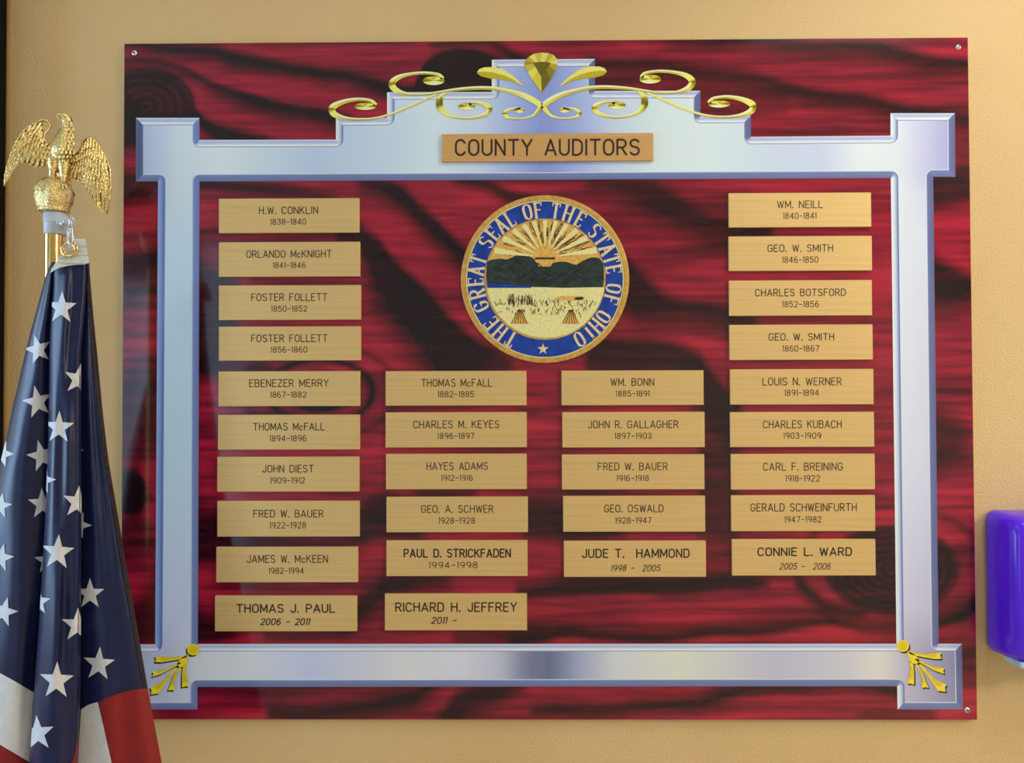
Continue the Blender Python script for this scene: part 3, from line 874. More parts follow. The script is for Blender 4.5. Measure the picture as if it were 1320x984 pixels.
# ------------------------------------------------------------------ lettering
def arc(cx, cy, rx, ry, a0, a1, n=8):
    return [(cx + rx * math.cos(math.radians(a0 + (a1 - a0) * i / n)), cy + ry * math.sin(math.radians(a0 + (a1 - a0) * i / n))) for i in range(n + 1)]

GLYPH = {
    'A': (.66, [[(0, 0), (.33, 1), (.66, 0)], [(.1, .3), (.56, .3)]]),
    'B': (.56, [[(0, 0), (0, 1), (.3, 1)] + arc(.3, .77, .22, .23, 90, -90) + [(0, .54)], [(.3, .54)] + arc(.3, .27, .26, .27, 90, -90) + [(0, 0)]]),
    'C': (.58, [arc(.29, .70, .29, .30, 20, 180) + arc(.29, .30, .29, .30, 180, 340)]),
    'D': (.58, [[(0, 0), (0, 1), (.24, 1)] + arc(.24, .66, .34, .34, 90, 0) + arc(.24, .34, .34, .34, 0, -90) + [(0, 0)]]),
    'E': (.5, [[(.5, 1), (0, 1), (0, 0), (.5, 0)], [(0, .53), (.4, .53)]]),
    'F': (.5, [[(.5, 1), (0, 1), (0, 0)], [(0, .53), (.4, .53)]]),
    'G': (.6, [arc(.3, .70, .3, .30, 20, 180) + arc(.3, .30, .3, .30, 180, 360) + [(.6, .46), (.34, .46)]]),
    'H': (.58, [[(0, 0), (0, 1)], [(.58, 0), (.58, 1)], [(0, .53), (.58, .53)]]),
    'I': (.02, [[(.01, 0), (.01, 1)]]),
    'J': (.46, [[(.46, 1), (.46, .24)] + arc(.23, .24, .23, .24, 0, -180)]),
    'K': (.58, [[(0, 0), (0, 1)], [(.56, 1), (0, .42)], [(.2, .62), (.58, 0)]]),
    'L': (.5, [[(0, 1), (0, 0), (.5, 0)]]),
    'M': (.7, [[(0, 0), (0, 1), (.35, .2), (.7, 1), (.7, 0)]]),
    'N': (.58, [[(0, 0), (0, 1), (.58, 0), (.58, 1)]]),
    'O': (.6, [arc(.3, .68, .3, .32, 0, 180) + arc(.3, .32, .3, .32, 180, 360) + [(.6, .68)]]),
    'P': (.54, [[(0, 0), (0, 1), (.28, 1)] + arc(.28, .74, .26, .26, 90, -90) + [(0, .48)]]),
    'R': (.56, [[(0, 0), (0, 1), (.28, 1)] + arc(.28, .74, .26, .26, 90, -90) + [(0, .48)], [(.28, .48), (.56, 0)]]),
    'S': (.56, [arc(.28, .76, .27, .24, 25, 270, 9) + arc(.28, .26, .28, .26, 90, -155, 9)]),
    'T': (.6, [[(0, 1), (.6, 1)], [(.3, 1), (.3, 0)]]),
    'U': (.58, [[(0, 1), (0, .29)] + arc(.29, .29, .29, .29, 180, 360) + [(.58, 1)]]),
    'W': (.82, [[(0, 1), (.2, 0), (.41, .9), (.62, 0), (.82, 1)]]),
    'Y': (.6, [[(0, 1), (.3, .5), (.6, 1)], [(.3, .5), (.3, 0)]]),
    'Z': (.54, [[(0, 1), (.54, 1), (0, 0), (.54, 0)]]),
    'c': (.42, [arc(.21, .40, .21, .2, 30, 180) + arc(.21, .2, .21, .2, 180, 330)]),
    '.': (.06, [[(.0, 0), (.06, 0), (.06, .06), (0, .06), (0, 0)]]),
    '-': (.42, [[(0, .48), (.42, .48)]]),
    '0': (.5, [arc(.25, .7, .25, .3, 0, 180) + arc(.25, .3, .25, .3, 180, 360) + [(.5, .7)]]),
    '1': (.1, [[(.0, .9), (.1, 1), (.1, 0)]]),
    '2': (.5, [arc(.25, .74, .25, .26, 165, -35) + [(0, 0), (.5, 0)]]),
    '3': (.5, [arc(.24, .77, .23, .23, 160, -90) + arc(.24, .27, .26, .27, 90, -160)]),
    '4': (.54, [[(.4, 0), (.4, 1), (0, .28), (.54, .28)]]),
    '5': (.5, [[(.46, 1), (.06, 1), (.03, .56)] + arc(.24, .32, .26, .32, 125, -155)]),
    '6': (.5, [[(.42, .96)] + arc(.3, .5, .3, .5, 100, 180) + arc(.25, .3, .25, .3, 180, 540, 14)]),
    '7': (.5, [[(0, 1), (.5, 1), (.16, 0)]]),
    '8': (.5, [arc(.25, .77, .22, .23, 270, -90, 12), arc(.25, .27, .25, .27, 90, 450, 12)]),
    '9': (.5, [arc(.25, .7, .25, .3, 360, 0, 14) + arc(.2, .5, .3, .5, 0, -80)]),
}

def strokes_of(text, gap=.26, space=.62):
    x, out = 0.0, []
    for ch in text:
        if ch == ' ':
            x += space; continue
        w, st = GLYPH[ch]
        out += [[(x + u, v) for u, v in s] for s in st]
        x += w + gap
    return out, x - gap

def stroke_geo(polys, w):
    """pixel polylines -> quads with round joints"""
    pts, faces = [], []
    for P in polys:
        P = [np.array(p, float) for p in P]
        for a, b in zip(P[:-1], P[1:]):
            d = b - a; l = np.linalg.norm(d)
            if l < 1e-6: continue
            d /= l; nn = np.array([-d[1], d[0]]) * w / 2
            i = len(pts)
            pts += [tuple(a + nn), tuple(b + nn), tuple(b - nn), tuple(a - nn)]
            faces.append((i, i + 1, i + 2, i + 3))
        for p in P:
            i = len(pts)
            pts += [(p[0] + w / 2 * math.cos(k * PI / 3), p[1] + w / 2 * math.sin(k * PI / 3)) for k in range(6)]
            faces.append(tuple(range(i, i + 6)))
    return pts, faces

def plain_part(name, pts, faces, y, mat, parent, thick=None):
    yy = np.full(len(pts), float(y))
    if len(faces) > 12:                           # overlapping strokes: each a hair in front of the last
        for k, f in enumerate(faces):
            for i in f: yy[i] = y - (k % 60) * 3e-6
    V = PXV(pts, yy)
    ff = []
    for f in faces:
        nn = np.cross(V[f[1]] - V[f[0]], V[f[2]] - V[f[0]])
        ff.append(tuple(f) if nn[1] <= 0 else tuple(f[::-1]))
    return mesh_obj(name, V, ff, mat, parent)

def stroke_text(name, text, x0, x1, yt, yb, w, y, mat, parent, slope=0.0, slant=0.0):
    st, tw = strokes_of(text)
    sx = (x1 - x0 - w) / tw; sy = (yb - yt - w)
    polys = [[(x0 + w / 2 + u * sx + (v - .5) * sy * slant, yb - w / 2 - v * sy + slope * (u * sx)) for u, v in s] for s in st]
    pts, faces = stroke_geo(polys, w)
    return plain_part(name, pts, faces, y, mat, parent)

# ------------------------------------------------------------------ brass plates
PT = 0.0062                                       # plate front stands this far off the board
# column word, row word, plate (x0,x1,y0,y1), style, name (x0,x1,y0,y1), years
PLATES = [
 ('left', [
  ((282,463,255.8,300.2),'e','H.W. CONKLIN',(333.7,410,266.2,276.2),'1838-1840',(348.2,394.5,282,290)),
  ((282,464,312,356.7),'e','ORLANDO McKNIGHT',(317.5,427.5,322.5,332.5),'1841-1846',(351.5,394,338.2,346)),
  ((282,465,367.8,412.5),'e','FOSTER FOLLETT',(323.7,422,378.2,388.2),'1850-1852',(349.5,396,394.2,402.2)),
  ((282,465,421,465),'e','FOSTER FOLLETT',(323.7,422.3,431.2,441.2),'1856-1860',(348.7,396.2,447,455)),
  ((281.5,464,478.7,523.8),'e','EBENEZER MERRY',(321.2,423.7,489,499.2),'1867-1882',(348.2,395,505,513)),
  ((281,463.7,534.8,579.8),'e','THOMAS McFALL',(326.2,418.7,545.2,555.2),'1894-1896',(347.5,395,561.2,569.5)),
  ((280,463,589,634),'e','JOHN DIEST',(338,404.5,599.5,609.5),'1909-1912',(348.2,393,615.5,623.7)),
  ((280,463.3,646,692),'e','FRED W. BAUER',(326.5,417,657.5,667.5),'1922-1928',(347.5,394.5,673.2,681.7)),
  ((278.7,461.2,705.4,751),'e','JAMES W. McKEEN',(318,422.7,715.7,726),'1982-1994',(346.3,391.7,732,740.2)),
  ((277,460,768.5,814.2),'a','THOMAS J. PAUL',(304.6,432.2,778.8,790.6),'2006 - 2011',(336,399.7,797.3,806.5)),
 ]),
 ('inner left', [
  ((497,678.7,478.4,523),'e','THOMAS McFALL',(543,634.5,488.6,498.9),'1882-1885',(564.2,611.3,504.3,512.5)),
  ((497,679,531.6,577),'e','CHARLES M. KEYES',(532.5,643.7,542.2,552.4),'1896-1897',(563.9,611.6,558.2,566.2)),
  ((497.5,679,585.3,631),'e','HAYES ADAMS',(549.6,629,596,606.3),'1912-1916',(568.6,609.6,612.4,620.3)),
  ((498,680.5,640.7,686.4),'e','GEO. A. SCHWER',(542.7,636.2,651.3,661.5),'1928-1928',(565.2,612.3,667.3,675.5)),
  ((498,680,697,743),'b','PAUL D. STRICKFADEN',(520.2,658.7,707.7,719.4),'1994-1998',(552.6,615.7,724.6,733.1)),
  ((496,679.3,765.8,813),'a','RICHARD H. JEFFREY',(509.5,666.5,776.8,789.4),'2011 -',(556.4,589,795.5,804.7)),
 ]),
 ('inner right', [
  ((724,907,477.7,522.4),'e','WM. BONN',(786.9,843.4,487.6,497.8),'1885-1891',(793.7,837.3,503.6,511.5)),
  ((725,908.3,531.3,577),'e','JOHN R. GALLAGHER',(757.9,874.5,542.2,552.4),'1897-1903',(792.3,840,558.2,566)),
  ((724.5,908,586,631.2),'e','FRED W. BAUER',(770.5,860.8,596.4,606.6),'1916-1918',(794.7,836.6,612.7,620.6)),
  ((726,909,639.6,685.7),'e','GEO. OSWALD',(778.7,855.4,650.6,660.8),'1928-1947',(793,840,667,675.1)),
  ((727,910,697.6,744),'a','JUDE T.  HAMMOND',(750,889.1,707.7,719.8),'1998 -  2005',(787.9,851.6,728.3,737)),
 ]),
 ('right', [
  ((939.5,1123,248.6,292.8),'e','WM. NEILL',(1001.7,1060.9,258.5,268.6),'1840-1841',(1009.3,1052.5,274.2,282.6)),
  ((939.5,1124,304.4,349.1),'e','GEO. W. SMITH',(989.4,1074,315.1,324.9),'1846-1850',(1008.2,1055,330.8,339.2)),
  ((940,1124,361.4,407),'e','CHARLES BOTSFORD',(973.4,1090.3,372.3,382.1),'1852-1856',(1008.2,1055.8,388.3,396.5)),
  ((940.5,1125,418.6,464),'e','GEO. W. SMITH',(990.8,1075.4,429.5,439.3),'1860-1867',(1008.7,1056.1,445.4,453.6)),
  ((941.4,1126,476,521.6),'e','LOUIS N. WERNER',(982.9,1085,486.8,497.2),'1891-1894',(1011.2,1055.7,502.4,510.9)),
  ((941.4,1126.8,531.3,576.4),'e','CHARLES KUBACH',(983.5,1085,542,552.4),'1903-1909',(1009.7,1058.5,557.8,566)),
  ((942.4,1127.7,585.4,631.3),'e','CARL F. BREINING',(983.5,1086.5,596.5,606.9),'1918-1922',(1012.5,1057,612.7,621.2)),
  ((942.7,1128,638.8,685),'e','GERALD SCHWEINFURTH',(967.4,1104.5,649,659.6),'1947-1982',(1011,1059,665.7,674)),
  ((943.7,1128.7,695.6,742.3),'a','CONNIE L. WARD',(976.5,1098.4,705.9,717.4),'2005 -  2006',(1005.2,1071.3,726,734.8)),
 ]),
]
ORD = ['topmost', 'second from the top', 'third from the top', 'fourth from the top', 'fifth from the top', 'sixth from the top', 'seventh from the top',
       'eighth from the top', 'ninth from the top', 'tenth from the top']
COLW = {'left': 'far-left column', 'inner left': 'second column from the left', 'inner right': 'third column from the left', 'right': 'far-right column'}

def plate_slab(x0, x1, y0, y1, parent, mat, name='plate', t=PT):
    """a rectangular slab lying on the board, its front face at the pixel box"""
    a = PX((x0 + x1) / 2, (y0 + y1) / 2, -t)
    w = PX(x1, (y0 + y1) / 2, -t).x - PX(x0, (y0 + y1) / 2, -t).x
    h = PX((x0 + x1) / 2, y0, -t).z - PX((x0 + x1) / 2, y1, -t).z
    bm = box_bm(a.x - w / 2, a.x + w / 2, -t, -0.0001, a.z - h / 2, a.z + h / 2, 0.0004, 1)
    return bm_obj(name, bm, mat, parent)

for colname, rows in PLATES:
    nrow = len(rows)
    for i, (box, style, nm, nb, yr, yb) in enumerate(rows):
        c = PX((box[0] + box[1]) / 2, box[3], -PT)
        pos = ORD[i] if i < nrow - 1 else 'lowest'
        rng = yr.replace('  ', ' ').strip()
        lab = 'brushed brass nameplate dated %s, %s in the %s' % (rng.replace(' - ', '-').replace(' -', ' onward'), pos, COLW[colname])
        t = thing('nameplate', (c.x, 0, c.z), lab, 'nameplate', 'brass nameplates on the board')
        plate_slab(*box, t, M['brass'])
        ye = -PT - 0.00015
        slope = -0.0083 * (1 - (nb[2] - 57) / 871)
        if style == 'e':
            hw = slope * (nb[1] - nb[0]) / 2
            stroke_text('engraved_name', nm, nb[0], nb[1], nb[2] - hw, nb[3] - hw, 1.15, ye, M['engrave'], t, slope)
            stroke_text('engraved_years', yr, yb[0], yb[1], yb[2], yb[3], 0.95, ye, M['engrave'], t, slope)
        elif style == 'b':
            stroke_text('engraved_name', nm, nb[0], nb[1], nb[2], nb[3], 1.75, ye, M['engrave_bold'], t, slope)
            stroke_text('engraved_years', yr, yb[0], yb[1], yb[2], yb[3], 1.0, ye, M['engrave'], t, slope)
        else:
            stroke_text('engraved_name', nm, nb[0], nb[1], nb[2], nb[3], 1.7, ye, M['engrave_bold'], t, slope)
            wy = 1.35 if nm.startswith(('TH', 'RI')) else 1.0
            stroke_text('engraved_years', yr, yb[0], yb[1], yb[2], yb[3], wy, ye, M['engrave_bold'], t, slope, 0.25)

c = PX(705, 207, 0)
hd = thing('title_plate', (c.x, 0, c.z), 'orange-brass title plate reading COUNTY AUDITORS on the silver frame below the gold scrolls', 'title plate')
plate_slab(569.3, 842, 172.2, 207.7, hd, M['brass_head'], t=0.006)
stroke_text('engraved_title', 'COUNTY AUDITORS', 586.4, 825, 179.2, 201.3, 2.6, -0.0062, M['engrave_bold'], hd, -0.002)

# ------------------------------------------------------------------ the state seal
SX, SY = 702.5, 360.0
sc = PX(SX, SY, 0)
seal = thing('state_seal', (sc.x, 0, PX(SX, SY + 108, 0).z), 'round gold-rimmed seal with blue lettered ring over hills and wheat, above the middle plates', 'seal')
def px_r(r): return r * (1.392 / 1000.0)
cen = Vector((sc.x, 0, sc.z))
bm = bmesh.new()
lathe(bm, cen, [(px_r(107.5), 0.0002), (px_r(108.6), 0.002), (px_r(108), 0.0032), (px_r(105.5), 0.0038), (px_r(102), 0.0034), (px_r(101.2), 0.0024)], 120, 'Y')
auto_smooth(bm_obj('gold_rim', bm, M['seal_gold'], seal), 30)
def K1(p): return (580 + p[0] / 4.1, 240 + p[1] / 4.1)
def annulus(r0, r1, n=120):
    pts, f = [], []
    for i in range(n):
        a = 2 * PI * i / n
        pts += [(SX + r0 * math.cos(a), SY + r0 * math.sin(a)), (SX + r1 * math.cos(a), SY + r1 * math.sin(a))]
    for i in range(n):
        j = (i + 1) % n
        f.append((2 * i, 2 * j, 2 * j + 1, 2 * i + 1))
    return pts, f
plain_part('blue_ring', *annulus(77.5, 101), -0.0030, M['seal_blue'], seal)
plain_part('ring_line', *annulus(76.0, 78.2), -0.0033, M['seal_gold'], seal)
plain_part('outer_line', *annulus(100.4, 101.6), -0.0036, M['seal_pale'], seal)

# serif capitals for the ring: thick uprights, thin bars and serifs
def serif_letter(ch, ang, R=89.4, h=18.8, wscale=14.6):
    w, st = GLYPH[ch]
    polys_thin, polys_thick = [], []
    pts, faces = [], []
    def place(u, v):
        x = (u - w / 2) * wscale; y = (v - 0.5) * h
        a = math.radians(ang)
        rr = R + y
        da = x / R
        return (SX + rr * math.sin(a + da), SY - rr * math.cos(a + da))
    def add(polys, wd):
        p, f = stroke_geo(polys, wd)
        b = len(pts); pts.extend(p); faces.extend([tuple(i + b for i in q) for q in f])
    for s in st:
        for a, b in zip(s[:-1], s[1:]):
            steep = abs(b[1] - a[1]) > 1.3 * abs(b[0] - a[0])
            add([[place(*a), place(*b)]], 3.3 if steep else 1.7)
            for e in (a, b):
                if steep and (e[1] in (0, 1)) and ch not in 'COGS':
                    add([[place(e[0] - .13, e[1]), place(e[0] + .13, e[1])]], 1.3)
    if ch in 'EFTL':                              # small serif drops at the bar ends
        for (u, v) in {'E': [(.5, 1), (.5, 0)], 'F': [(.5, 1)], 'T': [(0, 1), (.6, 1)], 'L': [(.5, 0)]}[ch]:
            add([[place(u, v), place(u, v + (.2 if v == 0 else -.2))]], 1.3)
    o = plain_part('ring_letter', pts, faces, -0.0038, M['seal_letter'], seal)
WORDS = [('T', 209.6), ('H', 220.2), ('E', 231.0), ('G', 246.9), ('R', 257.8), ('E', 268), ('A', 277), ('T', 286.4), ('S', 302), ('E', 311.7), ('A', 320.8), ('L', 330.5),
         ('O', 345.4), ('F', 354.6), ('T', 9.0), ('H', 19.6), ('E', 30.8), ('S', 45.8), ('T', 55.2), ('A', 64.4), ('T', 73.4), ('E', 82.2), ('O', 97.8), ('F', 107.4),
         ('O', 122.8), ('H', 132), ('I', 140.2), ('O', 150)]
for ch, a in WORDS: serif_letter(ch, a)
st = []
for k in range(10):
    r = 7.6 if k % 2 == 0 else 3.1
    a = -PI / 2 + k * PI / 5
    st.append((SX - 2.5 + r * math.cos(a), SY + 90.2 + r * math.sin(a)))
ctr = (SX - 2.5, SY + 90.2)
plain_part('ring_star', [ctr] + st, [(0, 1 + k, 1 + (k + 1) % 10) for k in range(10)], -0.0038, M['seal_letter'], seal)

IC, IR = (703.2, 359.2), 76.6
def in_disc(p, r=IR): return (p[0] - IC[0]) ** 2 + (p[1] - IC[1]) ** 2 < r * r
def disc_poly(y0, y1, n=60):
    """slice of the inner disc between two heights"""
    pts = []
    for i in range(n + 1):
        y = y0 + (y1 - y0) * i / n
        h = math.sqrt(max(IR ** 2 - (y - IC[1]) ** 2, 0)); pts.append((IC[0] + h, y))
    for i in range(n, -1, -1):
        y = y0 + (y1 - y0) * i / n
        h = math.sqrt(max(IR ** 2 - (y - IC[1]) ** 2, 0)); pts.append((IC[0] - h, y))
    return pts
ps = disc_poly(IC[1] - IR, 345)
plain_part('golden_sky', ps, [tuple(range(len(ps)))], -0.0030, M['seal_orange'], seal)
SUN = K1((502, 378))
def ray_end(a):                                   # where a ray from the sun meets the disc's edge
    dx, dy = math.cos(a), -math.sin(a)
    for k in range(300):
        p = (SUN[0] + dx * k * 0.5, SUN[1] + dy * k * 0.5)
        if not in_disc(p, IR - 1.5): return k * 0.5
    return 60
pts, faces = [], []
for a in (8, 25, 41, 57, 73, 90, 107, 123, 139, 155, 172):
    a = math.radians(a); r = ray_end(a); hw = math.radians(3.6)
    i = len(pts)
    pts += [(SUN[0] + rr * math.cos(b), SUN[1] - rr * math.sin(b)) for rr, b in ((15, a - hw * 0.7), (r, a - hw), (r, a + hw), (15, a + hw * 0.7))]
    faces.append((i, i + 1, i + 2, i + 3))
plain_part('sun_rays', pts, faces, -0.0036, M['seal_pale'], seal)
polys = []
for k in range(120):
    a = math.radians(random.uniform(4, 176)); rm = ray_end(a)
    r0 = random.uniform(18, rm * 0.8); r1 = min(r0 + random.uniform(6, 16), rm)
    b = a + random.uniform(-.09, .09)
    polys.append([(SUN[0] + r0 * math.cos(a), SUN[1] - r0 * math.sin(a)), (SUN[0] + (r0 + r1) / 2 * math.cos((a + b) / 2 + .02), SUN[1] - (r0 + r1) / 2 * math.sin((a + b) / 2 + .02)), (SUN[0] + r1 * math.cos(b), SUN[1] - r1 * math.sin(b))])
p, f = stroke_geo(polys, 0.9)
plain_part('sky_hatching', p, f, -0.0033, M['seal_line'], seal)
sun = [(SUN[0] + 13 * math.cos(a * PI / 16), SUN[1] - 10 * math.sin(a * PI / 16)) for a in range(17)]
sun += [K1((450, 395)), K1((470, 425)), K1((530, 425)), K1((553, 395))]
plain_part('rising_sun', sun, [tuple(range(len(sun)))], -0.0037, M['seal_orange'], seal)
bar = [K1(q) for q in ((450, 376), (555, 376), (555, 388), (450, 388))]
plain_part('sun_band', bar, [(0, 1, 2, 3)], -0.0039, M['seal_line'], seal)

RIDGE = [(195, 400), (225, 388), (265, 383), (300, 388), (330, 376), (360, 362), (385, 360), (415, 368), (445, 385), (470, 405), (495, 428), (520, 420), (545, 406), (585, 399), (620, 401), (650, 412), (668, 416),
         (700, 396), (735, 380), (765, 376), (790, 382), (812, 410)]
hills = [K1(p) for p in RIDGE] + [K1(p) for p in ((815, 470), (808, 534), (600, 538), (430, 532), (330, 524), (196, 512), (192, 470))]
plain_part('dark_hills', hills, [tuple(range(len(hills)))], -0.0035, M['seal_dark'], seal)
polys = []
for k in range(70):
    i = random.randrange(1, len(RIDGE) - 1); x, y = RIDGE[i]
    x += random.uniform(-18, 18); y0 = y + random.uniform(14, 110)
    if y0 > 515 or x < 215 or x > 795: continue
    s = random.choice((-1, 1)); l = random.uniform(14, 42)
    y2 = min(y0 + l * 0.62, 526)
    polys.append([K1((x, y0)), K1((x + s * l * 0.5, y0 + l * .22)), K1((x + s * l, y2))])
for pl in ([(470, 408), (440, 440), (400, 470), (350, 490)], [(500, 432), (540, 455), (600, 470)], [(665, 420), (630, 450), (560, 490), (470, 520)], [(300, 390), (270, 420), (230, 440)], [(740, 384), (700, 430), (650, 470), (600, 500)]):
    polys.append([K1(q) for q in pl])
p, f = stroke_geo(polys, 1.2)
plain_part('hill_creases', p, f, -0.0038, M['seal_black'], seal)
riv = [K1(q) for q in ((196, 511), (330, 523), (430, 531), (430, 538), (198, 538))]
plain_part('river', riv, [tuple(range(len(riv)))], -0.0037, M['seal_blue'], seal)
ps = disc_poly(K1((0, 535))[1], IC[1] + IR - 0.05)
plain_part('wheat_field', ps, [tuple(range(len(ps)))], -0.0034, M['seal_pale'], seal)
polys = []
for k in range(150):
    x = random.uniform(215, 800); y = random.choice((random.gauss(615, 10), random.gauss(655, 10)))
    if not in_disc(K1((x, y)), IR - 4): continue
    polys.append([K1((x, y)), K1((x + random.uniform(-7, 7), y + random.uniform(7, 17)))])
for k in range(40):
    x = random.uniform(300, 440); polys.append([K1((x, random.uniform(570, 600))), K1((x + random.uniform(-8, 8), random.uniform(605, 630)))])
p, f = stroke_geo(polys, 0.75)
plain_part('wheat_strokes', p, f, -0.0037, M['seal_line'], seal)
polys = []
for k in range(260):
    x = random.uniform(230, 780); y = random.uniform(550, 800)
    if in_disc(K1((x, y)), IR - 4): polys.append([K1((x, y)), K1((x + 3, y))])
p, f = stroke_geo(polys, 0.5)
plain_part('field_stipple', p, f, -0.0036, M['seal_orange'], seal)
for (cx, cy) in ((370, 690), (640, 690)):
    b = [K1((cx + dx, cy + dy)) for dx, dy in ((-12, -34), (14, -34), (26, 0), (46, 38), (-52, 36), (-22, 0))]
    sh = plain_part('wheat_sheaf', b, [tuple(range(6))], -0.0038, M['seal_orange'], seal)
    polys = [[K1((cx + t * 10, cy - 34)), K1((cx + t * 44, cy + 36))] for t in (-1, -.6, -.25, .1, .45, .8)] + [[K1((cx - 12, cy - 34)), K1((cx + 14, cy - 34))]]
    p, f = stroke_geo(polys, 0.9)
    plain_part('sheaf_stalks', p, f, -0.0040, M['seal_line'], seal)
hut = [K1(q) for q in ((560, 605), (556, 588), (600, 580), (640, 584), (690, 578), (712, 590), (705, 602), (640, 606))]
plain_part('haystack', hut, [tuple(range(8))], -0.0038, M['seal_orange'], seal)
hd2 = [K1(q) for q in ((655, 600), (665, 588), (700, 586), (708, 596), (690, 602))]
plain_part('haystack_opening', hd2, [tuple(range(5))], -0.0040, M['seal_black'], seal)

# ------------------------------------------------------------------ flagpole with its eagle
YP = -0.17
kp = (YP - CAM.y) / FPX                           # metres per photo pixel at the pole
base_x = PX(69.5, 310, YP).x
pole = thing('flagpole', (base_x, YP, 0), 'polished brass indoor flagpole standing left of the board', 'flagpole')
bm = bmesh.new()
zt = PX(69.5, 274, YP).z
lathe(bm, Vector((base_x, YP, 0)), [(0.0128, 0.04), (0.0128, zt - 0.02), (0.010, zt - 0.018), (0.010, zt)], 40)
auto_smooth(bm_obj('shaft', bm, M['pole'], pole), 30)
bm = bmesh.new()
lathe(bm, Vector((base_x, YP, 0)), [(0.15, 0.0), (0.15, 0.012), (0.135, 0.024), (0.06, 0.036), (0.03, 0.06), (0.02, 0.075)], 48)
auto_smooth(bm_obj('floor_stand', bm, M['pole'], pole), 30)
# clamp collar
zc0, zc1 = PX(70, 303, YP).z, PX(70, 274.5, YP).z
bm = bmesh.new()
xc = PX(71.5, 290, YP).x
h = zc1 - zc0
lathe(bm, Vector((xc, YP, zc0)), [(0.0155, 0), (0.0165, 0.001), (0.0165, h * .5), (0.0172, h * .52), (0.0172, h * .93), (0.0165, h * .97), (0.0135, h)], 40)
o = auto_smooth(bm_obj('clamp_collar', bm, M['clamp'], pole), 30); o['label'] = 'pale grey clamp collar'
e0, e1 = PX(76, 291, YP - 0.018), PX(94, 282, YP - 0.018)
bm = box_bm(e0.x, e1.x, YP - 0.026, YP - 0.010, e0.z, e1.z, 0.0015, 2)
bm_obj('clamp_lug', bm, M['clamp'], pole)
bm = bmesh.new()
s0 = PX(80, 287, YP - 0.028)
lathe(bm, Vector((s0.x, YP - 0.026, s0.z)), [(0.0035, 0), (0.0035, 0.002), (0.002, 0.003)], 16, 'Y')
bm_obj('clamp_screw', bm, M['chrome'], pole)

# eagle finial
eg = thing('eagle_finial', (PX(70, 275, YP).x, YP, PX(70, 275, YP).z), 'shiny gold eagle finial with spread drooping wings on top of the flagpole', 'finial')
def E3(px, py, dy=0.0): return PX(px, py, YP + dy)
bm = bmesh.new()
cx = PX(70, 250, YP).x
prof = []
for hw, py in ((13, 274.8), (17, 274.2), (18.5, 272.5), (18.5, 270.5), (17, 269), (18.5, 267), (21, 261), (22.8, 254), (22.5, 248), (20.5, 241), (17, 235.5), (12, 231), (5, 229)):
    prof.append((hw * kp, PX(70, py, YP).z))
lathe(bm, Vector((cx, YP, 0)), prof, 44)
for v in bm.verts:                                # a knobbly rock
    if PX(70, 268, YP).z < v.co.z < PX(70, 230, YP).z:
        f = 1 + 0.05 * math.sin(v.co.x * 900) * math.sin(v.co.z * 1100) + random.uniform(-.05, .05)
        v.co.x = cx + (v.co.x - cx) * f; v.co.y = YP + (v.co.y - YP) * f
bm_obj('perch', bm, M['gold_rock'], eg, smooth=True)

BODY = [(82, 236, 4, 0.006), (81, 226, 7, 0.004), (80, 215, 10, 0.0), (80, 204, 12.5, -0.004), (80.5, 195, 14.5, -0.006), (81.5, 186, 13.5, -0.006), (83.5, 177, 10.5, -0.004), (85.5, 169, 8, -0.002),
        (86.8, 161, 6.8, -0.003), (86.3, 155.5, 6.6, -0.005), (83.6, 151, 5.9, -0.007), (80, 148.8, 4.2, -0.009), (77, 148.4, 3.0, -0.010), (75, 150, 2.0, -0.011), (74.4, 153, 0.8, -0.011)]
bm = bmesh.new()
C = catmull([(x, y, r, d) for x, y, r, d in BODY], 5)
tube(bm, [E3(c[0], c[1], c[3]) for c in C], [max(c[2], 0.6) * kp for c in C], 20, 0.85)
bm_obj('body', bm, M['gold'], eg, smooth=True)

def leaf(bm, p0, p1, w, lift, thick=0.0006, tipround=0.5):
    """one feather: a ridged blade from p0 to p1, standing proud of the surface towards the viewer"""
    p0, p1 = Vector(p0), Vector(p1)
    d = (p1 - p0); l = d.length; d.normalize()
    s = Vector((d.z, 0, -d.x)).normalized()
    prof = [(0.0, 0.55), (0.25, 0.9), (0.55, 1.0), (0.8, 0.85), (0.93, 0.5), (1.0, 0.06)]
    up = Vector((0, -1, 0))
    rows = []
    for t, k in prof:
        c = p0 + d * (l * t) + up * (lift * (0.35 + 0.65 * t))
        rows.append((bm.verts.new(c - s * (w * k / 2)), bm.verts.new(c + up * thick * 2.2), bm.verts.new(c + s * (w * k / 2)), bm.verts.new(c - up * thick)))
    for a, b in zip(rows[:-1], rows[1:]):
        bm.faces.new((a[0], a[1], b[1], b[0])); bm.faces.new((a[1], a[2], b[2], b[1]))
        bm.faces.new((a[2], a[3], b[3], b[2])); bm.faces.new((a[3], a[0], b[0], b[3]))

# breast feathers in staggered rows over the body
bm = bmesh.new()
for py in range(160, 214, 5):
    i = min(range(len(C)), key=lambda j: abs(C[j][1] - py) + (50 if C[j][0] < 79 else 0))
    x, r, d = C[i][0], C[i][2], C[i][3]
    n = max(3, int(r / 2.2))
    for k in range(n + (py // 5) % 2):
        u = -0.9 + 1.8 * (k + 0.5 * ((py // 5 + 1) % 2)) / n
        if abs(u) > 0.95: continue
        xx = x + u * r; dd = d - 0.85 * r * kp * math.sqrt(max(1 - u * u, 0))
        leaf(bm, E3(xx, py - 3, dd + 0.0006), E3(xx + u * 1.5, py + 4.5, dd - 0.0002), 5.2 * kp, 0.0012, 0.0006)
bm_obj('breast_feathers', bm, M['gold'], eg)
